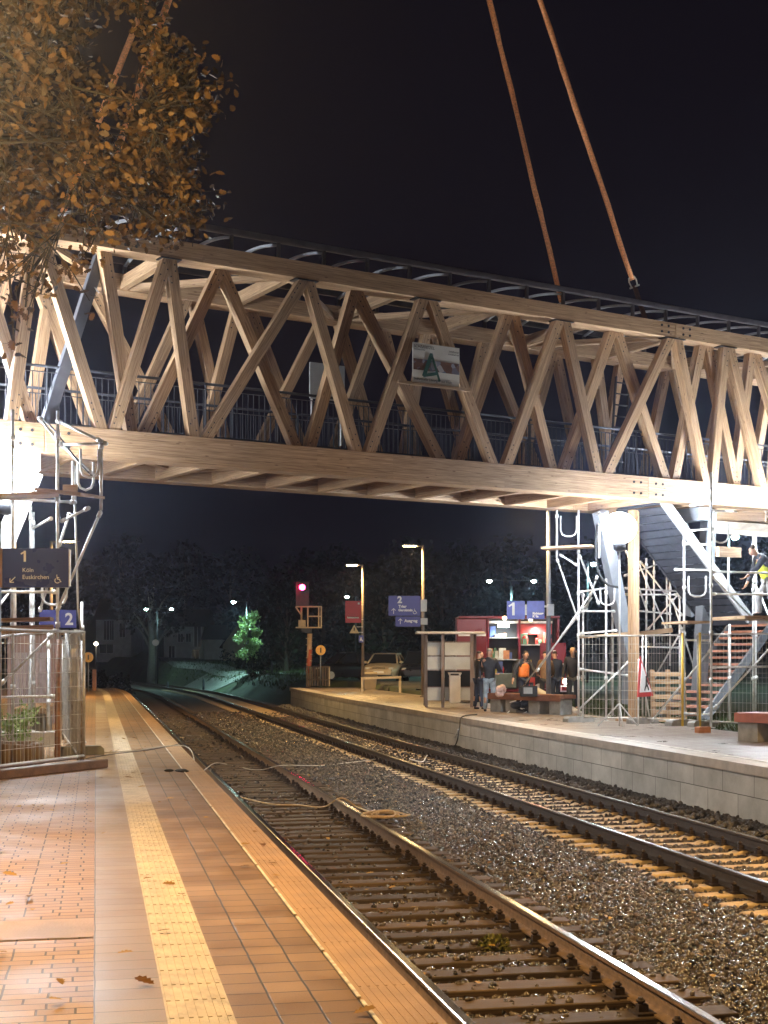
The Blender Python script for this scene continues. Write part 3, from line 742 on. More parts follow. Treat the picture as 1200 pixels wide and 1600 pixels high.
# ================================================================== SCAFFOLDS
def pt(t): return P(*t) if len(t) == 3 else V(t)
PLANK = wood("scaffold planks", (.55,.40,.26), (.45,.32,.2), lam=.12, rough=.75)
def scaffold(label, d0, poles, tubes, boards, loops, base):
    t = thing("scaffold_tower", label, "scaffold", base, "scaffold towers")
    for px, py0, py1, d in poles:
        a = P(px, py0, d); b = P(px, py1, d) if py1 else V((a.x, a.y, .012))
        m = MB(); m.tube(a, b, .026, 9)
        if not py1: m.box((a.x, a.y, .008), (.15,.15,.012))
        n = int((a.z-b.z)/1.0)
        for i in range(1, n+1):
            z = b.z+i*1.0; m.tube(V((a.x,a.y,z-.045)), V((a.x,a.y,z+.045)), .042, 9)
        m.build("standard", GALV, t)
    for a, b in tubes:
        p, q = pt(a), pt(b); m = MB(); m.tube(p, q, .023, 8); dd = (q-p).normalized()
        for e, s in ((p, 1), (q, -1)): m.tube(e+dd*s*.02, e+dd*s*.11, .036, 8)
        m.build("brace", GALV, t)
    for a, b, w, h in boards:
        p, q = pt(a), pt(b); m = MB(); sd = (q-p).cross(V((0,0,1))).normalized(); k = max(1, round(w/.3))
        for i in range(k): m.beam(p+sd*((i+.5)*w/k), q+sd*((i+.5)*w/k), w/k-.008, h, sd)
        m.build("boards", PLANK, t)
    for x0, x1, y0, y1, d in loops:
        r = (y1-y0)*.28; pts = [P(x0, y0, d), P(x0, y1-r, d), P(x0+r*.3, y1-r*.3, d), P(x0+r, y1, d), P(x1-r, y1, d), P(x1-r*.3, y1-r*.3, d), P(x1, y1-r, d), P(x1, y0, d)]
        m = MB(); m.path(pts, .021, 8); m.build("guard_rail", GALV, t)
    return t
scaffold("scaffold tower on the brick platform with bracket platform under the bridge end", 22.5,
  [(90,642,None,22.4),(158,694,797,22.0),(114,720,785,22.8),(117,728,785,23.6),(48,790,None,25.5),(52,800,None,26.5),(20,640,None,22.6),(-45,640,None,22.3),(128,940,None,24.6),(160-84,985,1185,25.0)],
  [((158,798,22.0),(89,955,22.4)),((95,815,22.4),(140,793,22.0)),((92,853,22.4),(109,802,23.2)),((-40,777,22.5),(120,785,22.6)),((-40,925,22.4),(92,925,22.4)),((-40,1000,23),(90,985,22.4)),
   ((88,657,22.4),(160,690,22.0)),((92,695,22.4),(168,693,22.0)),((60,652,22.6),(92,690,22.4)),((92,690,22.5),(145,742,22.2)),((0,1070,22.5),(84,990,22.4)),((-40,1090,22.4),(90,1088,22.4)),((50,826,25.3),(80,810,22.8)),((62,955,24),(92,858,22.5)),((-30,985,22.6),(48,880,25.4)),((44,1165,25),(50,940,25.2))],
  [((-60,783,22.2),(92,775,22.5),.6,.05),((93,770,22.4),(164,778,22.0),.6,.045),((-60,972,22.1),(84,968,22.3),.6,.05),((-60,986,22.1),(84,982,22.3),.06,.12),((100,766,22.6),(122,766,22.6),.1,.16)],
  [(126,154,702,746,22.0),(122,146,722,766,22.6),(66,104,900,945,23.2)], G(90,1173))
m = MB(); m.path([P(117,786,22.6), P(119,850,22.5), P(122,950,22.3), P(128,1000,22)], .018, 8)
o = m.build("drain_hose", M("pale hose", (.5,.5,.48), .6), None, loc=P(128,1000,22)); o['label'] = "thin pale pipe hanging from the brick platform scaffold bracket to the fence corner"; o['category'] = "pipe"
scaffold("slim scaffold tower with high bracket platform beside the blue grey lamp post", 33,
  [(870,793,872,33.4),(904,797,None,33.4),(936,800,872,32.6),(947,904,None,33.0),(911,925,None,34.6),(957,850,None,36.0)],
  [((870,872,33.4),(904,971,33.4)),((905,866,33.4),(936,945,32.8)),((874,866,33.4),(903,884,33.4)),((905,925,33.4),(960,917,33.6)),((906,955,33.4),(964,955,33.6)),((900,1113,33.4),(983,1033,33.6)),((904,1045,33.4),(985,1056,33.6)),
   ((838,1050,33.6),(925,925,33.2)),((906,990,33.4),(964,985,33.6)),((915,955,34),(933,900,33))],
  [((854,859,33.6),(932,855,33.2),.6,.05),((905,996,33.4),(968,990,33.6),.6,.05)],
  [(876,901,806,838,33.4),(938,960,918,945,33)], G(904,1125))
scaffold("broad scaffold in front of the stairs with a worker on its boards", 30.5,
  [(1069,817,None,31.0),(1111,738,None,29.7),(1177,836,None,31.8),(1181,838,None,33.5),(1230,836,None,30.2),(1010,872,1000,37.5),(1042,900,982,38.5),(1047,904,1040,36.5),(1022,860,1010,38),(1138,862,925,32.5),(1140,975,None,32.4),(1062,925,None,35.4),(986,930,None,37.8)],
  [((1054,890,31),(1113,891,29.8)),((1110,893,29.7),(1235,896,30)),((1110,928,29.7),(1235,929,30)),((1068,830,31),(1114,826,29.7)),((1000,877,37),(1066,962,35)),((1012,984,36.5),(1062,926,35.6)),((975,919,36),(1064,924,35.8)),((975,929,37),(1060,929,36.8)),((978,953,37),(1050,959,36.8)),((1069,850,31),(1111,851,29.8)),((1111,798,29.7),(1178,800,31.8)),((1069,1000,31),(1111,1001,29.8)),((1177,905,31.8),(1235,1040,31)),((1112,900,29.7),(1176,966,31.7)),((985,1010,36.8),(1065,1012,35.9)),((1022,1060,37.5),(1068,980,36.4)),((978,860,37.4),(1012,958,37.2)),
   ((1018,1127,31.4),(1112,1013,30.2)),((1115,1108,29.7),(1235,978,30.6)),((1111,1043,29.7),(1235,1041,30)),((1069,1115,31),(1111,1116,29.8)),((975,900,36.4),(1043,876,35.6)),((1050,935,37),(1085,1045,37)),((998,880,38),(1042,985,38)),((1078,790,30.4),(1112,786,29.8))],
  [((1072,974,31.2),(1114,972,30.0),.6,.05),((1113,967,29.8),(1245,968,30.4),1.3,.07),((1118,862,30.6),(1152,864,31),.12,.22),((975,993,36.5),(1045,985,36.5),.5,.12)],
  [(1076,1103,900,932,30.8),(1115,1138,816,848,30.2)], G(1111,1138))
m = MB(); m.tube(V(P(1112,738,29.7)), V(P(1111,700,29.7)), .012, 6)
# tall timber prop
a = G(990,1127); m = MB(); m.beam(V((a.x,a.y,.1)), V((a.x,a.y,ZB-.05)), .19, .19, UB); m2 = MB()
t = thing("timber_prop", "tall square timber prop standing right beside the round work light", "prop", a); m.build("post", TIMBER, t, bevel=.008)
m2.box((a.x,a.y,.05), (.6,.6,.1), .3); m2.build("base_block", TIMBER_R, t)
# white blown-out beam at the right edge
m = MB(); m.beam(P(1117,823,30.8), P(1290,836,28.5), .12, .3, UN); o = m.build("formwork_beam", M("pale planed board", (.62,.55,.45), .6), None, loc=P(1117,823,30.8)); o['label'] = "pale horizontal formwork beam below the bridge end at the right edge"; o['category'] = "beam"
m = MB()
for i in range(6): m.beam(P(1121,797+i*2.5,31.2+.15*i), P(1196,800+i*2.5,30.5+.15*i), .1, .045, UN)
o = m.build("plank_stack", PLANK, None, loc=P(1121,810,31)); o['label'] = "stack of boards under the bridge soffit above the pale beam"; o['category'] = "planks"

# ================================================================== SITE FENCES
FENCE = M("galvanised fence tube", (.46,.44,.40), .5, .6, .25, 9)
def site_fence(p, q, H, label, pitch=.085, mat=FENCE, yellow=False):
    p, q = V(p), V(q); t = thing("site_fence", label, "fence", p, "wire mesh site fences"); d = q-p; L = d.length; un = V((0,0,1))
    m = MB(); z0 = .12
    for e in (p, q): m.tube(e, e+un*H, .021, 8)
    m.tube(p+un*(H-.02), q+un*(H-.02), .02, 8); m.tube(p+un*z0, q+un*z0, .02, 8)
    m.build("frame", YELLOW if yellow else mat, t)
    m = MB(); n = int(L/pitch)
    for i in range(1, n): c = p+d*(i/n); m.tube(c+un*z0, c+un*(H-.02), .0035, 4, caps=False)
    for k in range(1, 9): m.tube(p+un*(z0+(H-z0)*k/9), q+un*(z0+(H-z0)*k/9), .004, 4, caps=False)
    m.build("wire_mesh", mat, t)
    return t
def fence_foot(c, rz, label):
    m = MB(); prof = [(-.36,0),(.36,0),(.36,.09),(.3,.14),(-.3,.14),(-.36,.09)]; R = Matrix.Rotation(rz, 3, 'Z')
    m.prism([R@V((a, -.12, b)) for a, b in prof], R@V((0,.24,0)))
    for s in (-.14,.14): m.tube(R@V((s,0,.141)), R@V((s,0,.146)), .035, 10)
    for i, v in enumerate(m.v): m.v[i] = v+V(c)
    o = m.build("fence_foot", CONCD, None, loc=V(c), bevel=.015); o['label'] = label; o['category'] = "fence foot"; o['group'] = "fence feet"
    return o
fa, fb = G(-120,1228), G(131,1194); site_fence(fa, fb, 1.86, "mesh fence panel standing on the dark beam in front of the brick platform scaffold")
fc = PZ(98, 25.5, 0); site_fence(fb+V((-.08,.12,0)), fc, 1.86, "mesh fence panel running back from the corner beside the brick platform")
fence_foot(G(124,1180), .5, "concrete fence foot at the corner of the brick platform fence")
m = MB(); a = G(-60,1224); b = G(160,1199); m.beam(V((a.x,a.y,.06)), V((b.x,b.y,.06)), .2, .115); m.beam(V((a.x,a.y,.136)), V((b.x-.35,b.y-.05,.136)), .07, .03)
o = m.build("timber_beam", M("dark wet timber", (.13,.075,.045), .5, 0, .35, 6, .2), None, loc=a, bevel=.012); o['label'] = "dark wet timber beam lying on the brick paving under the brick platform fence"; o['category'] = "beam"
for i, (x0, y0, x1, y1, d, lab, r) in enumerate([(104,985,122,1185,21.2,"leaning grey steel tube just inside the brick platform fence corner",.035),(120,984,129,1190,20.8,"brown stained tube upright against the brick platform fence corner",.045),(92,1000,90,1192,20.3,"rusty upright tube with worn blue band beside the brick platform fence",.045)]):
    p = P(x0,y0,d+.5); q = G(x1,y1); q = PZ(x1, d, 0); m = MB(); m.tube(q, p, r, 10)
    o = m.build("steel_tube", M("stained tube %d" % i, [(.4,.38,.35),(.36,.27,.18),(.33,.17,.1)][i], .55, .2, .4, 8), None, loc=q); o['label'] = lab; o['category'] = "tube"
m = MB(); plate0 = P(119,1020,20.2); m.hexa(plate0, [camdir(.065,0), camdir(0,.004), V((0,0,.06))]); o = m.build("paper_tag", WHITE, None, loc=plate0); o['label'] = "small white tag tied to the tubes at the brick platform fence corner"; o['category'] = "tag"
# right fences
r0, r1, r2, r3, r4 = PZ(904,32.4,0), PZ(1065,30.6,0), PZ(1090,30.2,0), PZ(1260,28.6,0), PZ(1004,31.6,0)
site_fence(r0, r4, 2.0, "mesh fence panel between the slim scaffold and the warning sign")
site_fence(r4+V((.06,-.05,0)), r1, 2.0, "mesh fence panel in front of the upright pallet", yellow=False)
site_fence(r2, r3, 2.0, "mesh fence panel running off the right edge before the red treads")
for p, l in ((r0, "concrete fence foot by the slim scaffold"), (r4, "concrete fence foot under the warning sign"), (r1, "concrete fence foot between two fence panels by the pallet"), (r2+V((.15,0,0)), "concrete fence foot beside the brick at the fence end on the grey platform")): fence_foot(p, .25, l)
for px, d, l in ((1064,30.5,"yellow painted post at the pallet fence end"),(1091,30.1,"yellow painted post where the right edge fence begins")):
    m = MB(); a = PZ(px,d,0); m.tube(a+V((.01,-.06,0)), a+V((.01,-.06,2.02)), .028, 8); o = m.build("marker_post", YELLOW, None, loc=a); o['label'] = l; o['category'] = "post"; o['group'] = "yellow posts"
# warning triangle, pallet, brick
tri = thing("warning_sign", "red bordered warning triangle leaning against the grey platform fence", "warning sign", PZ(1009,31.2,0))
c = PZ(1009,31.2,0); F = camdir(0,1); Rr = camdir(1,0)
Rq = (Rr*.5+F*.86).normalized(); Fq = (F*.5-Rr*.86).normalized()
def triangle(m, c, s, off, th, lean=.12):
    b = [c-Rq*s/2, c+Rq*s/2, c+V((0,0,s*.87))+Fq*lean*s]; m.prism([x-Fq*off for x in b], Fq*th)
m = MB(); triangle(m, c+V((0,0,.62)), 1.05, 0, .02); m.build("border", M("sign red", (.5,.03,.03), .4), tri, bevel=.01)
m = MB(); triangle(m, c+V((0,0,.72))+Fq*.012, .74, .014, .012); m.build("face", WHITE, tri)
m = MB(); cc = c+V((0,0,.86))-Fq*.012
for (ax,az),(bx_,bz),w_ in (((0,.22),(0,-.02),.06),((.06,.02),(.16,-.09),.035),((-.03,0),(-.1,-.1),.035),((.04,.14),(.14,.03),.03)): m.beam(cc+Rq*ax+V((0,0,az)), cc+Rq*bx_+V((0,0,bz)), .012, w_, Fq)
m.build("symbol", INK, tri)
m = MB()
for s in (-.4,.4): m.tube(c+Rq*s+Fq*.03, c+Rq*s*.1+Fq*.15+V((0,0,1.45)), .018, 6)
m.build("stand", GALV, tri)
def pallet(p, label, lean=.12):
    t = thing("pallet", label, "pallet", p); up = (V((0,0,1))+F*lean).normalized(); n = up.cross(Rr).normalized()
    for i in range(7):
        m = MB(); z = .06+i*.172; m.hexa(V(p)+up*z-n*.06, [Rr*.4, n*.011, up*.05]); m.build("slat", PLANK, t)
    for s in (-.35,0,.35):
        m = MB(); m.hexa(V(p)+up*.6+Rr*s, [up*.6, Rr*.05, n*.045]); m.build("bearer", TIMBER_R, t)
    return t
pallet(PZ(1045,31.9,.02), "wooden pallet standing upright behind the grey platform fence")
m = MB(); a = G(1098,1145); m.box((a.x,a.y,.06), (.3,.14,.12), .3); o = m.build("brick", M("orange brick", (.45,.2,.1), .8, 0, .2, 9, .2), None, loc=a, bevel=.008); o['label'] = "loose orange brick on the grey platform by the fence foot"; o['category'] = "brick"

# ================================================================== SIGNS
YR = -TH       # facing the camera direction
sr = (math.pi/2, 0, -TH)
def plate(m, px0, px1, py0, py1, d, th=.05):
    a = P((px0+px1)/2, (py0+py1)/2, d); m.hexa(a, [camdir((px1-px0)/2/FP*d, 0), F*th/2, V((0,0,(py1-py0)/2/FP*d))]); return a
def fpt(px, py, d, th=.05): return P(px, py, d)-F*(th/2+.003)
def wheelchair(t, px, py, h, d, mat):
    """seated wheelchair pictogram, h in photo pixels"""
    q = lambda x, y: fpt(px+x*h, py-y*h, d)
    m = MB(); w = .09*h/FP*d
    def s(a, b): m.beam(q(*a), q(*b), .002, w, F)
    m.lathe(q(-.08,.92), [(w*.75,-.001),(w*.75,.001)], 10, axis='Y')
    for a, b in (((-.08,.82),(-.02,.45)),((-.05,.66),(.2,.62)),((-.02,.45),(.24,.43)),((.24,.45),(.36,.1)),((.34,.11),(.46,.16))): s(a, b)
    arc = [(-.02+.3*math.cos(math.radians(x)), .28+.3*math.sin(math.radians(x))) for x in range(130, 345, 24)]
    for a, b in zip(arc, arc[1:]): s(a, b)
    m.build("wheelchair_symbol", mat, t)
def arrow(t, px, py, h, d, ang, mat):
    m = MB(); c, s_ = math.cos(ang), math.sin(ang); q = lambda x, y: fpt(px+(x*c-y*s_)*h, py-(x*s_+y*c)*h, d); w = .11*h/FP*d
    for a, b in (((0,-.5),(0,.45)),((0,.5),(-.36,.12)),((0,.5),(.36,.12))): m.beam(q(*a), q(*b), .002, w, F)
    m.build("arrow", mat, t)
GREYL = M("grey sign lettering", (.75,.73,.72), .5, 0, .03, 3)
d = 18.6
t = thing("platform_sign", "dark sign 1 Köln Euskirchen hanging before the brick platform scaffold", "station sign", PZ(0,d,0))
m = MB(); plate(m, 5, 108, 857, 918, d, .08); m.build("panel", NAVY, t, bevel=.006)
m = MB(); plate(m, -6, 4.6, 857, 918, d, .082); m.build("end_cap", M("brown end cap", (.2,.11,.06), .5), t)
m = MB(); plate(m, 108.3, 110, 859, 916, d, .07); m.build("edge_trim", GALV, t)
m = MB(); a = PZ(-4,d+.12,0); m.tube(a, a+V((0,0,3.3)), .05, 10); m.build("post", POST, t)
def one(t, px, py, h, d, mat, th):
    q = lambda x, y: P(px+x, py+y, d)-F*(th/2+.003); w = h*.2/FP*d; m = MB(); m.beam(q(0,0), q(0,h), .003, w, F); m.beam(q(h*.06,h*.04), q(-h*.36,h*.3), .002, w*.7, F); m.build("lettering", mat, t)
def lay(s, px, py, hpx, d, mat, t, th=.05, bold=0.0, **k): return text(s, hpx/FP*d/.70, fpt(px, py, d, th), sr, mat, t, bold=bold, **k)

one(t, 40, 861, 17, d, GREYL, .08); lay("K\u00f6ln", 36, 894, 6.5, d, GREYL, t, .08); lay("Euskirchen", 36, 905, 6.7, d, GREYL, t, .08)
_f = fpt; fpt = lambda px, py, d, th=.08: _f(px, py, d, .08)
arrow(t, 21, 906, 12, d, math.radians(135), GREYL); wheelchair(t, 91, 911, 13, d, GREYL); fpt = _f
t = thing("track_number_sign", "blue sign with white 2 behind the brick platform scaffold", "station sign", PZ(90,31.8,0))
m = MB(); plate(m, 62, 119, 953, 981, 31.8); m.build("panel", BLUE, t); lay("2", 102, 976, 18, 31.8, WHITE, t, .05, .01)
d = 52.8
t = thing("platform_sign", "blue sign 2 Trier Gerolstein on the lamp post above the shelter", "station sign", PZ(660,d,0))
m = MB(); plate(m, 607, 657, 931, 962, d); m.build("panel", BLUE, t); lay("2", 621, 942, 10, d, WHITE, t, bold=.015); lay("Trier", 622.5, 949.5, 4.2, d, WHITE, t, bold=.008); lay("Gerolstein", 622.5, 955, 3.6, d, WHITE, t, bold=.008)
arrow(t, 615, 955, 8.5, d, 0, WHITE); wheelchair(t, 648, 959, 8, d, WHITE)
m = MB(); plate(m, 657.4, 667, 937, 955.5, d, .2); m.build("bracket_box", LSTEEL, t)
t = thing("exit_sign", "smaller blue Ausgang sign under the Trier sign", "station sign", PZ(660,d,0))
m = MB(); plate(m, 618, 657, 963.3, 979, d); m.build("panel", BLUE, t); lay("Ausgang", 632, 972, 4.2, d, WHITE, t, bold=.008); arrow(t, 625.5, 971, 8.5, d, 0, WHITE)
m = MB(); plate(m, 657.4, 668, 966, 976, d, .2); m.build("bracket_box", LSTEEL, t)
d = 39
t = thing("track_number_sign", "bright blue sign with big white 1 over the red truck", "station sign", PZ(857,d,0))
m = MB(); plate(m, 792, 820, 939, 967.5, d); m.build("panel", M("sign blue painted lit", (.09,.12,.50), .35), t); one(t, 802, 941.5, 20, d, WHITE, .05)  # lighter copy of the sign blue, with the floodlight painted into it
m = MB(); plate(m, 820.3, 823, 944.5, 961, d, .04); m.build("connector", GALV, t)
t = thing("direction_sign", "bright blue sign with small white lines beside the track 1 sign", "station sign", PZ(857,d,0))
m = MB(); plate(m, 823.3, 850.5, 939, 967.5, d); m.build("panel", MATS["sign blue painted lit"], t)
lay("Richtung", 832, 960, 3.3, d, WHITE, t, bold=.006); lay("K\u00f6ln", 832, 964.5, 3.3, d, WHITE, t, bold=.006)
m = MB(); plate(m, 855, 865, 944, 962, d, .22); m.build("bracket_box", M("blue grey box", (.4,.44,.52), .5), t); m = MB(); plate(m, 850.7, 855, 946, 949, d, .03); m.build("bracket", GALV, t)
d = 63.8
t = thing("advert_panel", "red advertising panel with white line on its lamp post", "panel", PZ(567,d,0))
m = MB(); plate(m, 539.5, 564.5, 939, 973, d); m.build("panel", REDS, t); m = MB(); plate(m, 542, 560, 963.5, 966.5, d-.03, .004); m.build("dark_line", M("dark red line", (.1,.01,.02), .5), t)
lay("Reisezentrum", 542.6, 966, 2.3, d-.035, WHITE, t, bold=.006); m = MB(); plate(m, 559, 562, 941.5, 944.5, d-.03, .004); m.build("white_mark", WHITE, t)
m = MB()
for y in (945, 968): m.beam(P(564,y,d), P(568,y,d), .03, .03)
m.build("bracket", GALV, t)
t = thing("warning_sign", "pale yellow warning triangle below the red panel", "warning sign", PZ(555,d,0))
m = MB(); m.prism([P(546,989.5,d), P(561,989.5,d), P(553.5,976,d)], F*.03); m.build("plate", M("pale yellow plate", (.62,.5,.27), .5), t)
m = MB(); m.beam(P(553.5,980.5,d-.03), P(553.5,985.5,d-.03), .05, .01, Rr); m.build("symbol", INK, t)
m = MB()
for y in (979.5, 988): m.beam(P(557,y,d+.03), P(567,y,d+.03), .02, .03)
m.build("bracket", GALV, t)
t = thing("square_sign", "small blue and white square sign low on the red panel's post", "sign", PZ(565,d,0)); m = MB(); plate(m, 560.5, 568, 993, 1004, d, .03); m.build("plate", MATS["sign blue painted lit"], t); m = MB(); m.beam(P(563,1001,d-.03), P(564.5,996,d-.03), .06, .01, Rr); m.beam(P(564.5,999,d-.03), P(567,1002,d-.03), .05, .01, Rr); m.build("symbol", WHITE, t)
def round_sign(px, py, r, d, label, base):
    t = thing("round_sign", label, "railway sign", base); c = P(px, py, d)
    m = MB(); m.lathe(c, [(r,-.015),(r,.015)], 24, axis='Y'); m.build("disc", M("signal yellow disc", (.62,.36,.08), .5, 0, .15, 9), t)
    m = MB(); m.beam(c+V((0,-.03,r*.5)), c+V((0,-.03,-r*.5)), r*.28, .01, Rr); m.build("black_bar", INK, t)
    m = MB(); m.tube(V((c.x,c.y+.04,base.z)), c+V((0,.04,r*.6)), .03, 8); m.build("post", STEEL, t)
round_sign(501, 1016, .25, 70, "round yellow disc sign with black bar beside the signal", PZ(501,70,.1))
round_sign(138, 1027, .22, 62, "round yellow disc sign with black bar beyond the brick platform fence", PZ(138,62,0))

# ================================================================== SIGNAL
d = 72; b0 = PZ(482,d,0); t = thing("railway_signal", "railway signal showing one red light with a white service cage", "signal", b0)
CREAM = M("cream painted steel", (.60,.50,.34), .5, .1, .15, 5)
m = MB(); m.tube(b0, P(484,990,d), .13, 12); m.build("mast", M("mast red white", (.58,.42,.28), .5, 0, .25, 3), t)
m = MB(); m.tube(PZ(482,d,.7), P(484,1015,d)+V((0,0,0)), .135, 12); m.build("red_band", M("faded red band", (.5,.12,.06), .5), t)
m = MB(); c = P(472.5,929,d); m.hexa(c, [camdir(.34,0), F*.03, V((0,0,.66))]); pn = m.build("signal_screen", M("signal screen grey", (.07,.065,.06), .5), t, bevel=.02)
m = MB(); m.lathe(P(472.5,918,d)-F*.1, [(.17,-.14),(.15,.06)], 16, axis='Y'); m.build("hood", DSTEEL, pn)
m = MB(); m.ball(P(472.5,918,d)-F*.2, .155, 14); m.build("red_lens", EM("red signal light", (1,.02,.10), 30), pn)
spot(P(472.5,918,d)-F*.32, (1,.05,.15), 8, pn, kind='POINT', radius=.1)
m = MB(); 
for a, b in (((462,948),(503,948)),((462,980.5),(503,980.5)),((481,948),(481,981)),((502,948),(502,981)),((498,948),(498,981)),((481,963),(502,963)),((462,948),(470,960))): m.beam(P(*a,d-.1), P(*b,d-.1), .05, .07, F)
m.build("service_cage", CREAM, t)
m = MB(); m.hexa(P(472,974,d-.1), [camdir(.18,0), F*.15, V((0,0,.17))]); m.tube(P(471,948,d-.1), P(471,970,d-.1), .05, 8); m.build("relay_box", CREAM, t)
m = MB(); m.hexa(P(479,985,d), [camdir(.25,0), F*.2, V((0,0,.1))]); m.build("bracket", DSTEEL, t)
m = MB()
for k in range(6): 
    for s in (-1,1): a = P(483+s*3.6, 1000+k*10+s*2.5, d-.1); m.tube(P(483,1000+k*10+s*2.5,d-.1), a+camdir(s*.05,0), .025, 6)
m.build("step_irons", CREAM, t)
t = thing("guard_fence", "low dark barred enclosure at the foot of the signal", "railing", PZ(495,71,.1)); m = MB()
for k in range(9): x = 480+k*4.1; m.beam(P(x,1041,71), PZ(x,71,.06), .07, .05, Rr)
m.beam(P(479,1042,71), P(515,1042,71), .05, .06); m.beam(P(479,1062,71), P(515,1062,71), .05, .06); m.build("bars", M("dark brown boards", (.11,.08,.06), .7), t)
m = MB(); m.beam(P(514,1041,71.2), PZ(514,71.2,.05), .1, .08, Rr); m.build("end_post", CREAM, t)

# ================================================================== SHELTER, BENCHES, BINS
d = 43
t = thing("platform_shelter", "glass platform shelter with flat roof left of the red truck", "shelter", PZ(700,d,0))
m = MB(); m.prism([P(651,986.5,d-1.2), P(758,987,d-1.2), P(758,990.5,d-1.2), P(651,990,d-1.2)], F*2.1+V((0,0,.02))); m.build("roof", M("shelter roof metal", (.45,.44,.42), .4, .4, .1, 3), t, bevel=.01)
BRN = M("brown shelter frame", (.16,.12,.10), .45, .3, .15, 4)
for x, dd in ((666,d-.8),(692,d-1),(737,d-1),(664,d+.6),(742,d+.6)):
    m = MB(); m.beam(PZ(x,dd,0), P(x,988,dd)+V((0,0,-.03)), .09, .09, Rr); m.build("post", BRN, t)
for x0, x1, dd in ((668,690,d-.9),(695,735,d-1)):
    for y0, y1, mm in ((1004,1024,PALEGLASS),(1026,1046,PALEGLASS),(1048,1073,GLASSD),(1074,1094,PALEGLASS)):
        m = MB(); plate(m, x0, x1, y0, y1, dd, .012); m.build("pane", mm, t)
    m = MB()
    for y in (1003,1025,1047,1073.5,1095): plate(m, x0, x1, y-.6, y+.6, dd, .05)
    m.build("glazing_bars", BRN, t)
def bin_(label, px0, px1, py0, py1, d, mat, kind):
    c = PZ((px0+px1)/2, d, 0); w = (px1-px0)/FP*d; z0 = HC-(py1-1028)/FP*d; h = (py1-py0)/FP*d; c.z = z0
    t = thing(kind, label, "bin", c)
    if kind == "wheelie_bin":
        m = MB(); a, b = w*.40, w*.48
        m.prism([c-Rr*a-F*.3, c+Rr*a-F*.3, c+Rr*b-F*.3+V((0,0,h*.86)), c-Rr*b-F*.3+V((0,0,h*.86))], F*.55); m.build("body", mat, t, bevel=.02)
        m = MB(); m.prism([c-Rr*w*.52-F*.35+V((0,0,h*.87)), c+Rr*w*.52-F*.35+V((0,0,h*.87)), c+Rr*w*.46-F*.3+V((0,0,h)), c-Rr*w*.46-F*.3+V((0,0,h))], F*.65); m.build("lid", mat, t, bevel=.02)
        for s in (-1,1): m = MB(); m.lathe(c+Rr*s*w*.36+F*.22+V((0,0,.1)), [(.1,-.03),(.1,.03)], 12, axis='X'); m.build("wheel", BLACK, t)
    else:
        m = MB(); m.box(c+V((0,0,h*.44)), (w*.9,.4,h*.88), -TH); m.build("body", mat, t, bevel=.015)
        m = MB(); m.prism([c-Rr*w*.42-F*.2+V((0,0,h*.88)), c+Rr*w*.42-F*.2+V((0,0,h*.88)), c+Rr*w*.55-F*.24+V((0,0,h)), c-Rr*w*.55-F*.24+V((0,0,h))], F*.46); m.build("hopper", mat, t, bevel=.01)
        m = MB(); plate(m, px0+3, px1-3, py0+1.4, py0+4, d-.26, .01); m.build("slot", BLACK, t)
bin_("grey brown wheelie bin on the far end of the grey platform", 564, 590, 1050, 1077, 66, M("bin plastic", (.22,.18,.13), .55, 0, .1, 4), "wheelie_bin")
bin_("tall pale litter bin standing before the shelter", 701, 720, 1051, 1098, 41.6, M("litter bin grey", (.45,.43,.41), .5, 0, .1, 4), "litter_bin")
t = thing("barrier_rail", "low wooden barrier rail beside the silver car", "barrier", PZ(605,60,.1)); m = MB()
for x in (625,566): m.beam(PZ(x,60,-.02), P(x,1058,60), .1, .1, Rr)
m.build("posts", CREAM, t); m = MB(); m.beam(P(564,1060,60), P(627,1058,60), .06, .1); m.build("rail", CREAM, t)
def bench(label, p, q, h, blocks, w=.48, mat=RUSTSEAT):
    p, q = V(p), V(q); t = thing("bench", label, "bench", p); dr = (q-p).normalized(); sd = V((-dr.y, dr.x, 0))
    for i in range(4):
        m = MB(); o_ = sd*((i-1.5)*w/4); m.beam(p+o_+V((0,0,h-.05)), q+o_+V((0,0,h-.05)), w/4-.008, .1, sd); m.build("seat_board", mat, t, bevel=.006)
    m = MB(); m.beam(p+sd*-w*.52+V((0,0,h-.09)), q+sd*-w*.52+V((0,0,h-.09)), .03, .16, sd); m.build("apron", mat, t)
    for f in blocks:
        m = MB(); c = lerp(p, q, f); m.hexa(c+V((0,0,(h-.105)/2)), [dr*.22, sd*w*.38, V((0,0,(h-.105)/2))]); m.build("block", CONCD, t, bevel=.015)
    return t
bench("long brown bench on grey concrete blocks carrying the black equipment case", G(776,1112)+V((0,.1,0)), G(886,1117)+V((0,-.1,0)), .52, (.08,.3,.62,.9), .55, M("dark brown bench boards", (.20,.085,.05), .5, 0, .2, 6))
bench("red brown bench at the right edge of the platform", G(1166,1158), G(1300,1166), .52, (.12,.9), .6)
bench("weathered bench with pale top behind the brick platform fence", PZ(45,26.0,0), PZ(66,29,0), .55, (.2,.8), .6, TIMBER_R)
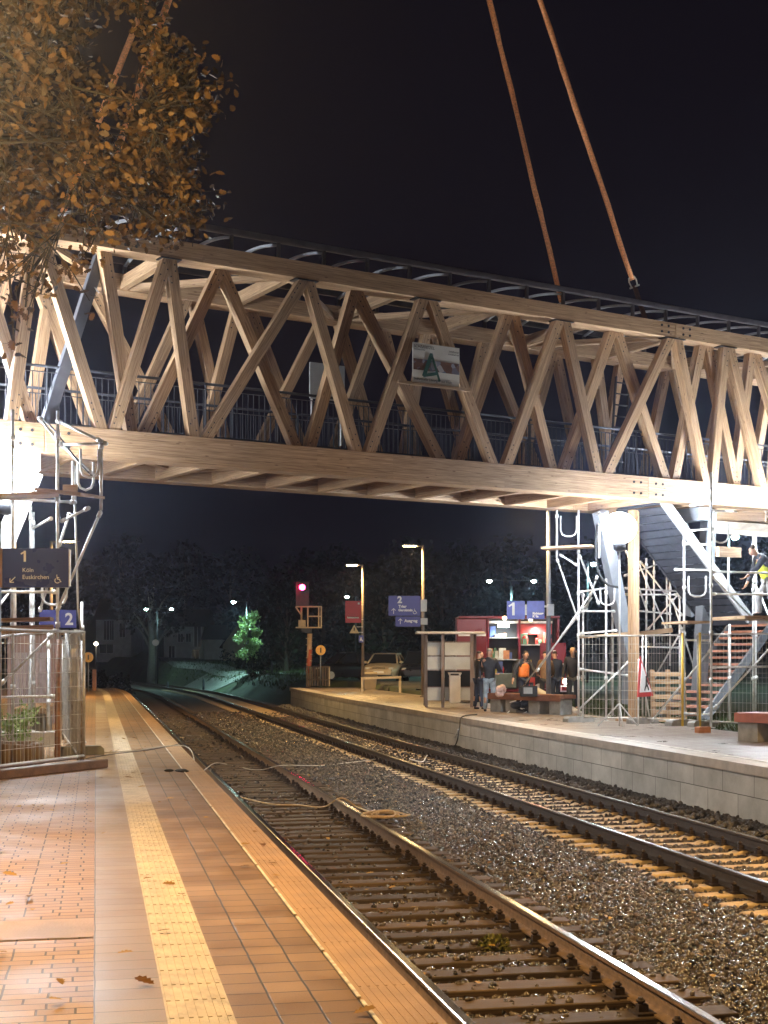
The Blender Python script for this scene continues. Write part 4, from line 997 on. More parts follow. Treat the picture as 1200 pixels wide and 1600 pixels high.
# things on and by the long bench
c = P(826,1080,37.0); t = thing("equipment_case", "black case with pale screen standing on the long brown bench", "case", c-V((0,0,.14)))
m = MB(); m.hexa(c, [camdir(.22,0), F*.13, V((0,0,.14))]); m.build("case_body", BLACK, t, bevel=.015); m = MB(); plate(m, 818, 832, 1074, 1084, 36.84, .01); m.build("screen", PALEGLASS, t); m = MB(); m.path([c+camdir(-.12,0)+V((0,0,.14)), c+camdir(-.1,0)+V((0,0,.2)), c+camdir(.1,0)+V((0,0,.2)), c+camdir(.12,0)+V((0,0,.14))], .012, 6); m.build("handle", BLACK, t)
t = thing("folded_bags", "dark bags with white straps lying in front of the long bench", "bags", G(815,1114)); m = MB(); c = G(815,1114)
for k in range(5): m.ball(c+camdir(random.uniform(-.22,.25), random.uniform(-.1,.1))+V((0,0,.1+.05*k)), .14, 10, 0, (1.2,.9,.7))
m.build("bags", M("dark nylon", (.03,.035,.05), .5, 0, .3, 12, .3), t); m = MB()
for k in range(7): a = c+camdir(random.uniform(-.4,.4), -.2)+V((0,0,random.uniform(.03,.32))); m.tube(a, a+V((random.uniform(-.25,.25),0,random.uniform(-.1,.15))), .012, 6)
m.build("straps", WHITE, t)
t = thing("refuse_sack", "pale crumpled pink sack on the left end of the long bench", "sack", P(783,1086,37.6)); m = MB()
for k in range(7): m.ball(P(783,1079,37.7)+camdir(random.uniform(-.13,.13), random.uniform(-.1,.1))+V((0,0,random.uniform(-.08,.13))), .1, 10)
m.build("sack", M("pale pink plastic", (.55,.38,.34), .4, 0, .3, 14, .5), t)
m = MB(); m.tube(P(838,1079,41), P(908,1118,38.2), .11, 14); o = m.build("plastic_pipe", M("white pipe", (.6,.6,.58), .45), None, loc=P(908,1118,38.2)); o['label'] = "thick white pipe lying slanted behind the long bench"; o['category'] = "pipe"
m = MB(); m.tube(P(818,1072,37.3), P(925,934,33.8), .018, 7); o = m.build("stay_tube", GALV, None, loc=P(818,1072,37.3)); o['label'] = "thin slanted stay tube rising from the bench to the slim scaffold"; o['category'] = "tube"

# ================================================================== PEOPLE
SKIN = M("skin", (.50,.30,.22), .5, 0, .08, 10); HAIRG = M("grey hair", (.36,.34,.32), .8, 0, .2, 40); HAIRD = M("dark hair", (.05,.035,.025), .7, 0, .2, 40); SHOE = M("dark shoes", (.02,.02,.02), .5)
def skin(name, verts, edges, radii, mat, parent, levels=1):
    me = bpy.data.meshes.new(name); me.from_pydata([tuple(v) for v in verts], edges, [])
    tmp = bpy.data.objects.new(name, me); COL.objects.link(tmp)
    md = tmp.modifiers.new("s", 'SKIN'); md.use_smooth_shade = True
    for i, r in enumerate(radii):
        sv = me.skin_vertices[0].data[i]; sv.radius = r if isinstance(r, tuple) else (r, r); sv.use_root = (i == 0)
    sb = tmp.modifiers.new("b", 'SUBSURF'); sb.levels = levels; sb.render_levels = levels
    return tmp, mat, parent
PEND = []
def person(label, loc, face, H, jacket, trousers, hair=HAIRD, arms=((0,.1,0),(0,.1,0)), lean=0., head=0., step=.0, vest=None, knees=0., long=False, bald=False):
    """face: unit vector the person looks along; arms: per side (swing forward, out, elbow bend) in radians"""
    f = V(face).normalized(); x = V((f.y, -f.x, 0)); z = V((0,0,1)); loc = V(loc)
    t = thing("person", label, "person", loc, "people on the construction site")
    L = lambda a, b, c: x*a*H+f*b*H+z*c*H
    cl, sl = math.cos(lean), math.sin(lean)
    pz = .52-knees*.10
    def T(a, b, c):   # torso frame: rotate about pelvis
        c -= .52; return L(a, b*cl+c*sl, pz+c*cl-b*sl)
    vb = []; eb = []; rb = []
    def add(p, r, parent=None):
        vb.append(p); rb.append(r*H if not isinstance(r, tuple) else (r[0]*H, r[1]*H))
        if parent is not None: eb.append((parent, len(vb)-1))
        return len(vb)-1
    pel = add(T(0,0,.53), (.075,.058)); sp = add(T(0,.005,.63), (.068,.052), pel); ch = add(T(0,.0,.745), (.082,.06), sp); nk = add(T(0,-.004,.825), .032, ch)
    hd = lambda b, c: T(0, .01+b*math.cos(head)+(c-.84)*math.sin(head), .84+(c-.84)*math.cos(head)-b*math.sin(head))
    n1 = add(hd(0,.855), .030, nk); h1 = add(hd(.018,.895), (.040,.047), n1); h2 = add(hd(.006,.94), (.045,.054), h1); h3 = add(hd(.0,.972), (.034,.040), h2)
    add(hd(.066,.905), .009, h1)
    sh = {}; wr = {}
    for s, (fw, ou, eb_) in zip((-1,1), arms):
        a = add(T(s*.098,0,.80), .036, ch)
        ua, fa_ = .175, .15
        dirn = lambda g: V((s*math.sin(ou)*math.cos(g), math.sin(g), -math.cos(g)*math.cos(ou)))
        d1 = dirn(fw); d2 = dirn(fw+eb_)
        def TT(o, dd, l): return (o[0]+dd.x*l, o[1]+dd.y*l, o[2]+dd.z*l)
        S0 = (s*.112,0,.80); E0 = TT(S0,d1,ua); W0 = TT(E0,d2,fa_)
        e = add(T(*E0), .026, a); w = add(T(*W0), .019, e); wr[s] = (S0, E0, W0)
        pm_ = add(T(*TT(W0,d2,.035)), (.021,.012), w)
        for k in range(4):
            o = TT(W0,d2,.055); o = (o[0], o[1]+(k-1.5)*.011, o[2]); q1 = add(T(*o), .0052, pm_); l = (.026,.031,.029,.021)[k]
            d3 = dirn(fw+eb_+.35); q2 = add(T(*TT(o,d3,l)), .0047, q1); d4 = dirn(fw+eb_+.9); add(T(*TT(TT(o,d3,l),d4,l*.8)), .0042, q2)
        o = TT(W0,d2,.02); o = (o[0]-s*.004, o[1]+.022, o[2]); q = add(T(*o), .006, pm_); add(T(*TT((o[0]-s*.006,o[1]+.012,o[2]),d2,.02)), .005, q)
    legs = {}
    for s in (-1,1):
        st = step*s
        hp = add(L(s*.05,0,pz-.03), .05, pel); K = (s*.056, st*.5+knees*.12, pz-.26+knees*.03); A = (s*.06, st*1.0-.01, .045); k = add(L(*K), .035, hp); cf = add(L(lerp(K[0],A[0],.35), lerp(K[1],A[1],.35)-.012, lerp(K[2],A[2],.35)), .033, k); an = add(L(*A), .021, cf)
        add(L(A[0]+s*.008, A[1]+.075, .02), .020, an); legs[s] = (K, A)
    PEND.append((skin("body", vb, eb, rb, SKIN, t, 1), loc, "body"))
    # jacket
    vj = []; ej = []; rj = []
    def aj(p, r, par=None):
        vj.append(p); rj.append((r[0]*H, r[1]*H) if isinstance(r, tuple) else r*H)
        if par is not None: ej.append((par, len(vj)-1))
        return len(vj)-1
    c0 = aj(T(0,0,.735), (.098,.073)); c1 = aj(T(0,.004,.63), (.09,.068), c0); c2 = aj(T(0,.004,.52 if not long else .50), (.093,.071), c1); aj(T(0,.004,.48 if not long else .42), (.092,.07), c2); c3 = aj(T(0,-.006,.825), (.055,.05), c0); aj(T(0,-.012,.853), (.048,.046), c3)
    for s in (-1,1):
        S0, E0, W0 = wr[s]; a = aj(T(s*.098,0,.79), .048, c0); e = aj(T(*E0), .038, a); aj(T(*[lerp(E0[i], W0[i], .93) for i in range(3)]), .029, e)
    PEND.append((skin("jacket", vj, ej, rj, jacket, t, 1), loc, "jacket"))
    if vest:
        vv = [T(0,0,.79), T(0,.004,.66), T(0,.004,.56), T(0,.004,.52)]
        PEND.append((skin("safety_vest", vv, [(0,1),(1,2),(2,3)], [(.108*H,.086*H),(.104*H,.083*H),(.103*H,.083*H),(.101*H,.082*H)], vest, t, 2), loc, "safety_vest"))
    vt = [L(0,0,pz+.0)]; et = []; rt = [(.078*H,.06*H)]
    for s in (-1,1):
        K, A = legs[s]; i = len(vt); vt += [L(s*.05,0,pz-.04), L(*K), L(lerp(K[0],A[0],.6), lerp(K[1],A[1],.6), lerp(K[2],A[2],.6)), L(A[0],A[1],.035)]
        rt += [.056*H,.043*H,.037*H,.034*H]; et += [(0,i),(i,i+1),(i+1,i+2),(i+2,i+3)]
    PEND.append((skin("trousers", vt, et, rt, trousers, t, 1), loc, "trousers"))
    for s in (-1,1):
        K, A = legs[s]; PEND.append((skin("shoe", [L(A[0],A[1]-.015,.028), L(A[0]+s*.004,A[1]+.03,.024), L(A[0]+s*.008,A[1]+.09,.018)], [(0,1),(1,2)], [(.026*H,.026*H),(.027*H,.022*H),(.024*H,.016*H)], SHOE, t, 1), loc, "shoe"))
    PEND.append((skin("hair", [hd(-.012,.925), hd(-.012,.955), hd(-.006,.978)], [(0,1),(1,2)], [(.046*H,.044*H),(.05*H,.052*H),(.036*H,.04*H)], hair, t, 1), loc, "hair"))
    m = MB()
    for s in (-1,1): m.ball(loc+hd(.0545,.925)+x*s*.018*H, .0055*H, 8)
    m.build("eyes", INK, t)
    m = MB(); q = loc+hd(.058,.882); m.hexa(q, [x*.014*H, f*.002*H, z*.0025*H]); m.build("mouth", M("lips", (.35,.14,.12), .5), t)
    m = MB()
    for s in (-1,1): m.ball(loc+hd(-.004,.915)+x*s*.052*H, .014*H, 8, 0, (.5,.8,1.2))
    m.build("ears", SKIN, t)
    return t
def flush_people():
    bpy.context.view_layer.update(); dg = bpy.context.evaluated_depsgraph_get(); out = []
    for (tmp, mat, par), loc, nm in PEND: out.append((bpy.data.meshes.new_from_object(tmp.evaluated_get(dg)), tmp, mat, par, nm))
    for me, tmp, mat, par, nm in out:
        bpy.data.objects.remove(tmp); me.materials.clear(); me.materials.append(mat); me.polygons.foreach_set("use_smooth", [True]*len(me.polygons))
        ob = bpy.data.objects.new(nm, me); COL.objects.link(ob); ob.parent = par
NAVYJ = M("dark navy jacket", (.022,.028,.042), .6, 0, .35, 9, .5, 14); BLKJ = M("black jacket", (.012,.012,.014), .55, 0, .3, 9, .5, 14); JEANL = M("faded light jeans", (.30,.40,.50), .8, 0, .25, 9, .3, 20); JEAND = M("dark jeans", (.03,.045,.09), .8, 0, .25, 9, .3, 20)
BROWNJ = M("brown jacket", (.20,.12,.055), .7, 0, .25, 9, .4, 14); DARKT = M("dark work trousers", (.025,.028,.035), .8, 0, .2, 9); HIVIS = M("orange safety vest", (.85,.25,.06), .6, 0, .12, 12, .2); HIVY = M("yellow safety vest", (.62,.72,.06), .6, 0, .15, 12, .2); GREYT = M("grey work trousers", (.28,.29,.30), .8, 0, .2, 9)
person("man in navy hooded jacket and pale blue jeans seen from behind", G(765,1112), F+Rr*.25, 1.78, NAVYJ, JEANL, HAIRG, ((.5,.12,.9),(.3,.2,1.2)), 0, .1, .05, long=True)
person("person in black jacket with pale shoulder stripe half hidden by the navy jacket", G(748,1108.5), Rr*.9+F*.3, 1.72, BLKJ, JEAND, HAIRD, ((.2,.1,.6),(.4,.15,.9)), 0, .1, .04)
person("man in orange safety vest looking down beside the open truck", PZ(818,41.5,0), -F+Rr*.35, 1.74, NAVYJ, JEAND, HAIRD, ((.5,.2,.7),(.1,.35,.2)), .12, .45, .04, vest=HIVIS)
person("person in brown jacket half hidden by the blue grey lamp post", PZ(852,41.0,0), F+Rr*.1, 1.72, BROWNJ, DARKT, HAIRD, ((.4,.1,.8),(.4,.1,.8)), .05, .3, .04, long=True)
person("person in dark blue jacket just right of the lamp post", PZ(868,42.5,0), F-Rr*.3, 1.72, NAVYJ, JEAND, HAIRD, ((.3,.1,.6),(.2,.1,.5)), .05, .2, .04)
person("person in dark clothes standing left of the slim scaffold", PZ(895,40.0,0), -F-Rr*.2, 1.82, BLKJ, DARKT, HAIRG, ((.1,.12,.3),(.1,.12,.3)), 0, .1, .04)
person("worker in yellow vest bending on the scaffold boards at the right edge", P(1213,964,30.3)+V((0,.35,.03)), -Rr*.9-F*.15, 1.76, NAVYJ, GREYT, HAIRD, ((1.0,.15,.4),(.6,.15,.3)), .45, .3, .1, vest=HIVY, knees=.5)
flush_people()

# ================================================================== RESCUE TRUCK AND CARS
d = 46; tk = thing("rescue_truck", "red rescue truck with open lit equipment compartments", "truck", PZ(792,d+1,0))
def pl(m, x0, x1, y0, y1, dd, th, mi=0): return plate(m, x0, x1, y0, y1, dd, th)
m = MB()                                           # closed body: left panel, roof, floor, back, dividers
pl(m, 714, 760, 967, 1076, d, .06); pl(m, 714, 868, 1075.5, 1080, d+.55, 1.2); pl(m, 714, 868, 964, 967.5, d+1.1, 2.3)
pl(m, 714, 717, 968, 1075, d+1.1, 2.1); pl(m, 864.5, 868, 968, 1075, d+1.1, 2.1)
pl(m, 809, 812, 968, 1075, d+.36, .7); pl(m, 760.3, 763, 968, 1075, d+.36, .7)
m.build("body", RED, tk, bevel=.01)
m = MB(); pl(m, 716, 866, 968, 1075, d+.75, .05); m.build("back_panel", M("dark grey lining", (.035,.035,.04), .6, 0, .3, 3), tk)
m = MB(); pl(m, 813, 862, 975, 991, d+.3, .05); m.build("half_shutter", M("shutter red painted lit", (.45,.05,.05), .5), tk)  # brighter than the body red; the light on the shutter is in its colour
m = MB(); pl(m, 765, 806, 1052, 1075, d+.1, .5); m.build("generator", M("grey green case", (.12,.15,.13), .5, 0, .2, 5), tk, bevel=.02)
m = MB(); pl(m, 716, 759, 990, 994, d-.04, .02); m.build("white_stripe", WHITE, tk)
m = MB(); pl(m, 764, 863, 970.5, 974, d+.2, .12); m.build("rolled_shutter", GALV, tk)
for x0, x1, y in ((763.5,808.5,996),(763.5,808.5,1030),(812.5,864,1007)):
    m = MB(); pl(m, x0, x1, y, y+1.4, d+.36, .66); m.build("shelf", GALV, tk)
m = MB(); pl(m, 778, 795, 975.5, 980, d+.05, .12); lampm = m.build("interior_lamp", EM("interior lamp", (.85,1,.95), 14), tk)
spot(P(787,981,d)+V((0,0,-.05)), (.85,1,.95), 55, lampm, 170, .5, .1, (0,.15,-1))
spot(P(838,979,d+.1)+V((0,0,-.05)), (1,.85,.75), 28, lampm, 170, .5, .1, (0,.15,-1))
EQ = [M("equipment %d" % i, c, .5, 0, .2, 9) for i, c in enumerate([(.55,.55,.52),(.5,.05,.04),(.06,.10,.30),(.5,.45,.08),(.03,.03,.03),(.12,.3,.2),(.5,.2,.08)])]
for i in range(44):
    x = random.uniform(766, 806) if i % 2 else random.uniform(815, 861); y = random.choice((995.6,1029.6,1029.6,1052) if i % 2 else (1006.6,1006.6,1040,1075))
    w, h = random.uniform(3, 13), random.uniform(4, 19); m = MB()
    if random.random() < .5: pl(m, x-w/2, x+w/2, y-h, y, d+random.uniform(.15,.45), .25)
    else: m.lathe(P(x, y, d+random.uniform(.15,.4)), [(w/2/FP*d,0),(w/2/FP*d,h*.8/FP*d),(w/4/FP*d,h/FP*d)], 10)
    m.build("equipment", random.choice(EQ), tk)
for x in (740, 842):
    m = MB(); c = PZ(x, d+.5, .42); m.lathe(c, [(.42,-.14),(.42,.14)], 18, axis='Y'); w_ = m.build("wheel", BLACK, tk); m = MB(); m.lathe(c-F*.15, [(.22,-.02),(.2,.02)], 14, axis='Y'); m.build("rim", GALV, w_)
m = MB(); c = P(864,1040,d-1.3); m.hexa(c, [camdir(.42,0)+F*.05, F*.02, V((0,0,.72))]); dr = m.build("open_door", RED, tk, bevel=.012)
m = MB(); pl(m, 871, 881, 1036.5, 1039.5, d-1.36, .01); m.build("white_mark", WHITE, dr); m = MB(); m.build("sticker", WHITE, dr) if False else None; pl(m, 864, 868, 1016, 1019, d-1.36, .01); m.build("sticker", WHITE, dr)
for x, y in ((788.5,966),(829,968)):
    m = MB(); m.ball(P(x,y,d-.15), .075, 10); m.build("marker_lamp", EM("amber lamp", (1,.7,.35), 3), tk)
# trailer lamp and white box at right of truck
t = thing("trailer", "small trailer with a lit white lamp right of the red door", "trailer", PZ(880,44,0)); m = MB(); c = P(878,1076,44); m.hexa(c, [camdir(.38,0), F*.6, V((0,0,.09))]); m.build("body", GALV, t, bevel=.01)
m = MB(); m.hexa(P(884,1076,43.3), [camdir(.12,0), F*.02, V((0,0,.06))]); m.build("tail_light", M("tail light red", (.5,.02,.02), .3), t)
m = MB(); m.ball(P(884,1065,43.4), .09, 12); m.build("lamp", EM("white trailer lamp", (1,.97,.9), 18), t)
for s in (870, 886): m = MB(); m.lathe(PZ(s,44,.3), [(.3,-.09),(.3,.09)], 14, axis='X'); m.build("wheel", BLACK, t)
def car(label, loc, heading, paint, L=4.1, W_=1.74, H=1.45, est=False):
    loc = V(loc); t = thing("parked_car", label, "car", loc, "cars parked beyond the grey platform"); f = V(heading).normalized(); x = V((f.y,-f.x,0)); z = V((0,0,1))
    q = lambda a, b, c: loc+x*a+f*b+z*c
    # lower body stations: y, halfwidth, z bottom, z shoulder, crown z
    st = [(2.02,.56,.36,.62,.64),(1.96,.74,.26,.70,.73),(1.6,.83,.22,.80,.86),(1.0,.86,.2,.88,.96),(.3,.87,.2,.92,.98),(-.9,.87,.2,.94,.98),(-1.6,.85,.24,.95,.99),(-1.98,.76,.3,.92,.95),(-2.04,.66,.4,.86,.88)]
    m = MB(); n = 9
    for y, hw, zb, zs, zc in st:
        for i in range(n):
            s = -1+2*i/(n-1)
            if i == 0 or i == n-1: p = (s*hw*.93, zb)
            elif i in (1, n-2): p = ((-1 if i == 1 else 1)*hw, lerp(zb, zs, .55))
            elif i in (2, n-3): p = ((-1 if i == 2 else 1)*hw*.94, zs)
            else: p = ((i-4)*.5*hw*.85, lerp(zs, zc, .8 if i != 4 else 1))
            m.v.append(q(p[0]*W_/1.74, y*L/4.1, p[1]))
    for j in range(len(st)-1):
        for i in range(n-1): m.face((j*n+i, j*n+i+1, (j+1)*n+i+1, (j+1)*n+i), None, 0, True)
    m.face(range(n)); m.face([(len(st)-1)*n+i for i in range(n)][::-1])
    body = m.build("body", paint, t); sb = body.modifiers.new("s", 'SUBSURF'); sb.levels = sb.render_levels = 1
    def fr(b, c, hw): return [q(-hw, b, c), q(hw, b, c)]
    B = [(.98,.92,.76),(.25,H-.06,.58),(-.1,H,.57),(-1.3 if est else -1.0,H-.03,.56),(-1.9,.93,.72)]
    roof = MB()
    for (b0,c0,w0),(b1,c1,w1) in zip(B[1:], B[2:-1]): i = len(roof.v); roof.v += fr(b0,c0,w0)+fr(b1,c1,w1); roof.face((i,i+1,i+3,i+2), None, 0, True)
    for s in (-1,1):
        for (b0,c0,w0),(b1,c1,w1) in ((B[0],B[1]),(B[3],B[4])): roof.tube(q(s*w0,b0,c0), q(s*w1,b1,c1), .045, 6)
        roof.tube(q(s*.57,.25,H-.06), q(s*.56,B[3][0],H-.03), .04, 6); roof.tube(q(s*.75,-.4,.93), q(s*.575,-.35,H-.03), .035, 6)
    roof.build("roof", paint, t)
    g = MB(); i = len(g.v); g.v += fr(*[B[0][0],B[0][1],B[0][2]-.02])+fr(B[1][0],B[1][1],B[1][2]-.02); g.face((i,i+1,i+3,i+2)); g.build("windscreen", GLASSD, t)
    g = MB(); i = len(g.v); g.v += fr(B[3][0],B[3][1],B[3][2]-.02)+fr(B[4][0],B[4][1],B[4][2]-.02); g.face((i,i+1,i+3,i+2)); g.build("rear_window", GLASSD, t)
    for s in (-1,1):
        g = MB(); g.v += [q(s*.745,.95,.93), q(s*.57,.22,H-.07), q(s*.555,B[3][0],H-.05), q(s*.71,-1.85,.94)]; g.face((0,1,2,3)); g.build("side_window", GLASSD, t)
        h = MB(); h.ball(q(s*.58,1.93,.66), .15, 10, 0, (1.1,.9,.62)); h.build("headlight", M("headlight glass", (.6,.6,.58), .12, .2), t)
        h = MB(); h.ball(q(s*.92,.72,.98), .1, 8, 0, (1.1,.6,.75)); h.build("mirror", paint, t)
        for b in (1.28,-1.3):
            w_ = MB(); c = q(s*.76*W_/1.74,b,.31); pr = [(.2,-.09),(.31,-.08),(.31,.08),(.2,.09)]
            bb = len(w_.v)
            for r_, o_ in pr:
                for k in range(16): a = k*math.pi/8; w_.v.append(c+f*r_*math.cos(a)+z*r_*math.sin(a)+x*o_)
            for r_ in range(3):
                for k in range(16): k2 = (k+1) % 16; w_.face((bb+r_*16+k, bb+r_*16+k2, bb+r_*16+16+k2, bb+r_*16+16+k), None, 0, True)
            wo = w_.build("wheel", BLACK, t); rm = MB()
            for k in range(16): a = k*math.pi/8; rm.v.append(c+f*.2*math.cos(a)+z*.2*math.sin(a)+x*s*.07)
            rm.face(range(16)); rm.build("rim", GALV, wo)
    h = MB(); h.hexa(q(0,1.985,.66), [x*.33, f*.05, z*.055]); h.build("grille", BLACK, t); h = MB(); h.hexa(q(0,2.0,.36), [x*.62, f*.045, z*.06]); h.build("lower_grille", BLACK, t)
    h = MB(); h.hexa(q(0,2.06,.49), [x*.26, f*.012, z*.055]); h.build("number_plate", WHITE, t)
    return t
SILV = M("silver champagne paint", (.52,.44,.32), .32, .35, .06, 2); DKC = M("black car paint", (.012,.012,.015), .3, .2, .1, 2)
g6 = lambda px, d: PZ(px, d, hterr(P(px,1028,d).x, P(px,1028,d).y))
car("pale silver hatchback facing the platform under the yellow lamps", g6(603,72), -F-Rr*.18, SILV, 4.2, 2.0, 1.45)
car("black car parked left of the silver hatchback", g6(541,76), -F*.5-Rr, DKC, 4.3, 1.8, 1.55)
car("black car parked right of the silver hatchback behind the shelter", g6(655,72), -F-Rr*.1, DKC, 4.3, 1.9, 1.6)

# ================================================================== STREET LIGHTS, FAR BUILDINGS
CYL = EM("cyan street lamp lens", (.62,1.0,.95), 60); CY = (.50,1.0,.90)
def street(px, d, z, heads, label, power):
    b = P(px,1028,d); b.z = hterr(b.x,b.y)-.05; t = thing("street_light", label, "street light", b, "white green street lights beyond the station"); top = V((b.x,b.y,z))
    m = MB(); m.tube(b, top, .08, 8, .05); m.build("pole", DSTEEL, t)
    for hx in heads:
        c = P(hx,1028,d); c.z = z+.05; dr = (c-top); dr.z = 0; an = dr.normalized() if dr.length > .05 else Rr
        m = MB(); m.tube(top, c, .035, 6); m.build("arm", DSTEEL, t)
        m = MB(); m.hexa(c+an*.1, [an*.32, an.cross(V((0,0,1)))*.13, V((0,0,.05))]); h = m.build("lamp_head", DSTEEL, t, bevel=.02)
        m = MB(); m.ball(c+an*.1-V((0,0,.09)), .15, 10, 0, (1.1,1.1,.75)); m.build("lens", CYL, h)
        spot(c-V((0,0,.22)), CY, power, h, 165, .5, .15)
    return t
street(246,130,1.48+77/FP*130,(230,266),"double street light left by the pale tree trunk",70)
street(386,108,1.48+88/FP*108,(367,),"street light beside the brightly lit green tree",1500)
street(556,112,1.48+96/FP*112,(544,),"street light shining just above the red panel",800)
street(799,92,1.48+121/FP*92,(767,832),"double street light above the red truck",900)
street(918,70,1.48+148/FP*70,(925,),"street light glimpsed between the slim scaffold poles",500)
street(1138,60,1.48+190/FP*60,(1145,),"street light glimpsed behind the broad scaffold",500)
WALLG = M("grey render wall", (.55,.55,.53), .9, 0, .15, 2, .1); WALLY = M("ochre render wall", (.34,.28,.19), .9, 0, .15, 2, .1); ROOFT = M("dark roof tiles", (.05,.042,.04), .8, 0, .3, 6, .3)
def house(label, px0, px1, d, zb, h, depth, wall, gable=False, wins=(), rise=2.2):
    a, b = P(px0,1028,d), P(px1,1028,d); a.z = b.z = zb-.6; t = thing("house", label, "house", a, "small buildings across the tracks"); dr = b-a; L = dr.length; u = dr.normalized(); n = V((-u.y,u.x,0)); z = V((0,0,1)); hh = h+.6
    m = MB(); m.hexa(a+u*L/2+n*depth/2+z*hh/2, [u*L/2, n*depth/2, z*hh/2])
    if gable: m.prism([a+z*(hh+.003), b+z*(hh+.003), a+u*L/2+z*(hh+rise)], n*depth)
    m.build("wall", wall, t)
    m = MB()
    if gable:
        for s in (-1,1):
            p = a+u*L/2+z*(hh+rise+.03); q = (a if s < 0 else b)+u*s*.3+z*(hh-.2); m.prism([p-n*.3, q-n*.3, q-n*.3-z*.14, p-n*.3-z*.14], n*(depth+.6))
    else:
        m.prism([a-u*.3-n*.4+z*(hh+.004), a-u*.3+n*depth/2+z*(hh+rise), a-u*.3+n*(depth+.4)+z*(hh+.004)], u*(L+.6))
    m.build("roof", ROOFT, t)
    for wx, wz, ww, wh in wins:
        c = a+u*L*wx+z*(.6+wz); m = MB(); m.hexa(c-n*.01, [u*ww/2, n*.03, z*wh/2]); w_ = m.build("window", GLASSD, t)
        m = MB()
        for s in (-1,1): m.beam(c+u*s*ww/2-n*.04-z*wh/2, c+u*s*ww/2-n*.04+z*wh/2, .08, .06, u)
        m.beam(c-u*ww/2-n*.045-z*wh/2, c+u*ww/2-n*.045-z*wh/2, .08, .06); m.beam(c-n*.05-z*wh/2, c-n*.05+z*wh/2, .05, .05, u); m.build("frame", WHITE, w_)
    return t
house("grey flat fronted building right of the double street light", 256, 318, 150, 1.3, 3.5, 8, WALLG, False, ((.2,.8,.7,1.3),(.42,2.3,.6,.9),(.62,2.3,.6,.9),(.85,2.4,.8,2.2),(.8,.5,.8,1.1)), 2)
house("low gabled building with ochre end wall behind the lit grass bank", 348, 392, 145, 1.2, 1.6, 9, WALLY, True, (), 2.1)
house("small grey outbuilding between the two pale buildings", 319, 347, 148, 1.3, 2.1, 6, WALLG, False, (), 1.6)
house("dim house with tall pale window far down the brick platform", 150, 205, 160, 1.6, 4.2, 8, WALLG, False, ((.3,3.0,.7,2.2),(.45,3.0,.5,2.2),(.75,3,.7,1.6),(.3,.9,1.6,1.0)), 2.6)
t = thing("wall_lamp", "warm small lamp glowing at the foot of the dim house", "lamp", P(150,1020,120)); m = MB(); m.ball(P(150,1006,120), .16, 12); m.build("globe", EM("warm globe", (1,.82,.55), 18), t); m = MB(); p = P(150,1006,120); b = p.copy(); b.z = hterr(p.x,p.y); m.tube(b, p-V((0,0,.15)), .05, 8); m.build("post", DSTEEL, t); spot(p, (1,.8,.5), 150, t, kind='POINT', radius=.18)
# road and path sheets draped a few mm above the ground
def drape(name, pts, w, mat, dz=.06):
    m = MB(); n = 7; dense = []
    for a, b in zip(pts, pts[1:]): dense += [lerp(V((*a,0)), V((*b,0)), i/8) for i in range(8)]
    dense.append(V((*pts[-1],0)))
    for i, p in enumerate(dense):
        tt = (dense[min(i+1,len(dense)-1)]-dense[max(i-1,0)]).normalized(); s = V((-tt.y,tt.x,0))
        for k in range(n): q = p+s*(k/(n-1)-.5)*w; m.v.append(V((q.x,q.y,hterr(q.x,q.y)+dz)))
    for i in range(len(dense)-1):
        for k in range(n-1): m.face((i*n+k, i*n+k+1, (i+1)*n+k+1, (i+1)*n+k), None, 0, True)
    m.build(name, mat, kind='structure')
ASPH = M("pale worn asphalt", (.16,.16,.155), .8, 0, .2, 3, .3, 30)
gp = lambda px, d: tuple(P(px,1028,d)[:2])
drape("road", [gp(-100,124), gp(180,122), gp(330,116), gp(420,108), gp(520,98), gp(620,92), gp(760,88), gp(1000,84), gp(1400,80)], 6.0, ASPH)
drape("path", [gp(390,111), gp(345,124), gp(300,134), gp(280,142), gp(270,152)], 3.4, ASPH, .09)
drape("car_park", [gp(520,66), gp(620,66), gp(760,62), gp(1100,56)], 10, M("dark asphalt", (.05,.05,.05), .85, 0, .3, 4, .4), .05)
def bollard(px, d, label):
    c = P(px,1028,d); c.z = hterr(c.x,c.y); m = MB(); m.lathe(c, [(.09,0),(.09,.8),(.07,.88),(.03,.92)], 10); m.lathe(c+V((0,0,.68)), [(.094,0),(.094,.06)], 10)
    o = m.build("bollard", DSTEEL, None, loc=c); o['label'] = label; o['category'] = "bollard"; o['group'] = "dark bollards along the road"
bollard(262,112,"dark bollard below the double street light"); bollard(425,101,"dark bollard right of the brightly lit green tree"); bollard(318,113,"dark bollard before the grass bank")
t = thing("road_sign", "small round road sign on a post by the pale tree trunk", "road sign", g6(243,126)); m = MB(); m.lathe(P(243,1004,126), [(.3,-.02),(.3,.02)], 16, axis='Y'); m.build("disc", WHITE, t); m = MB(); q = P(243,1004,126.05); m.tube(V((q.x,q.y,hterr(q.x,q.y))), q, .035, 6); m.build("post", DSTEEL, t)

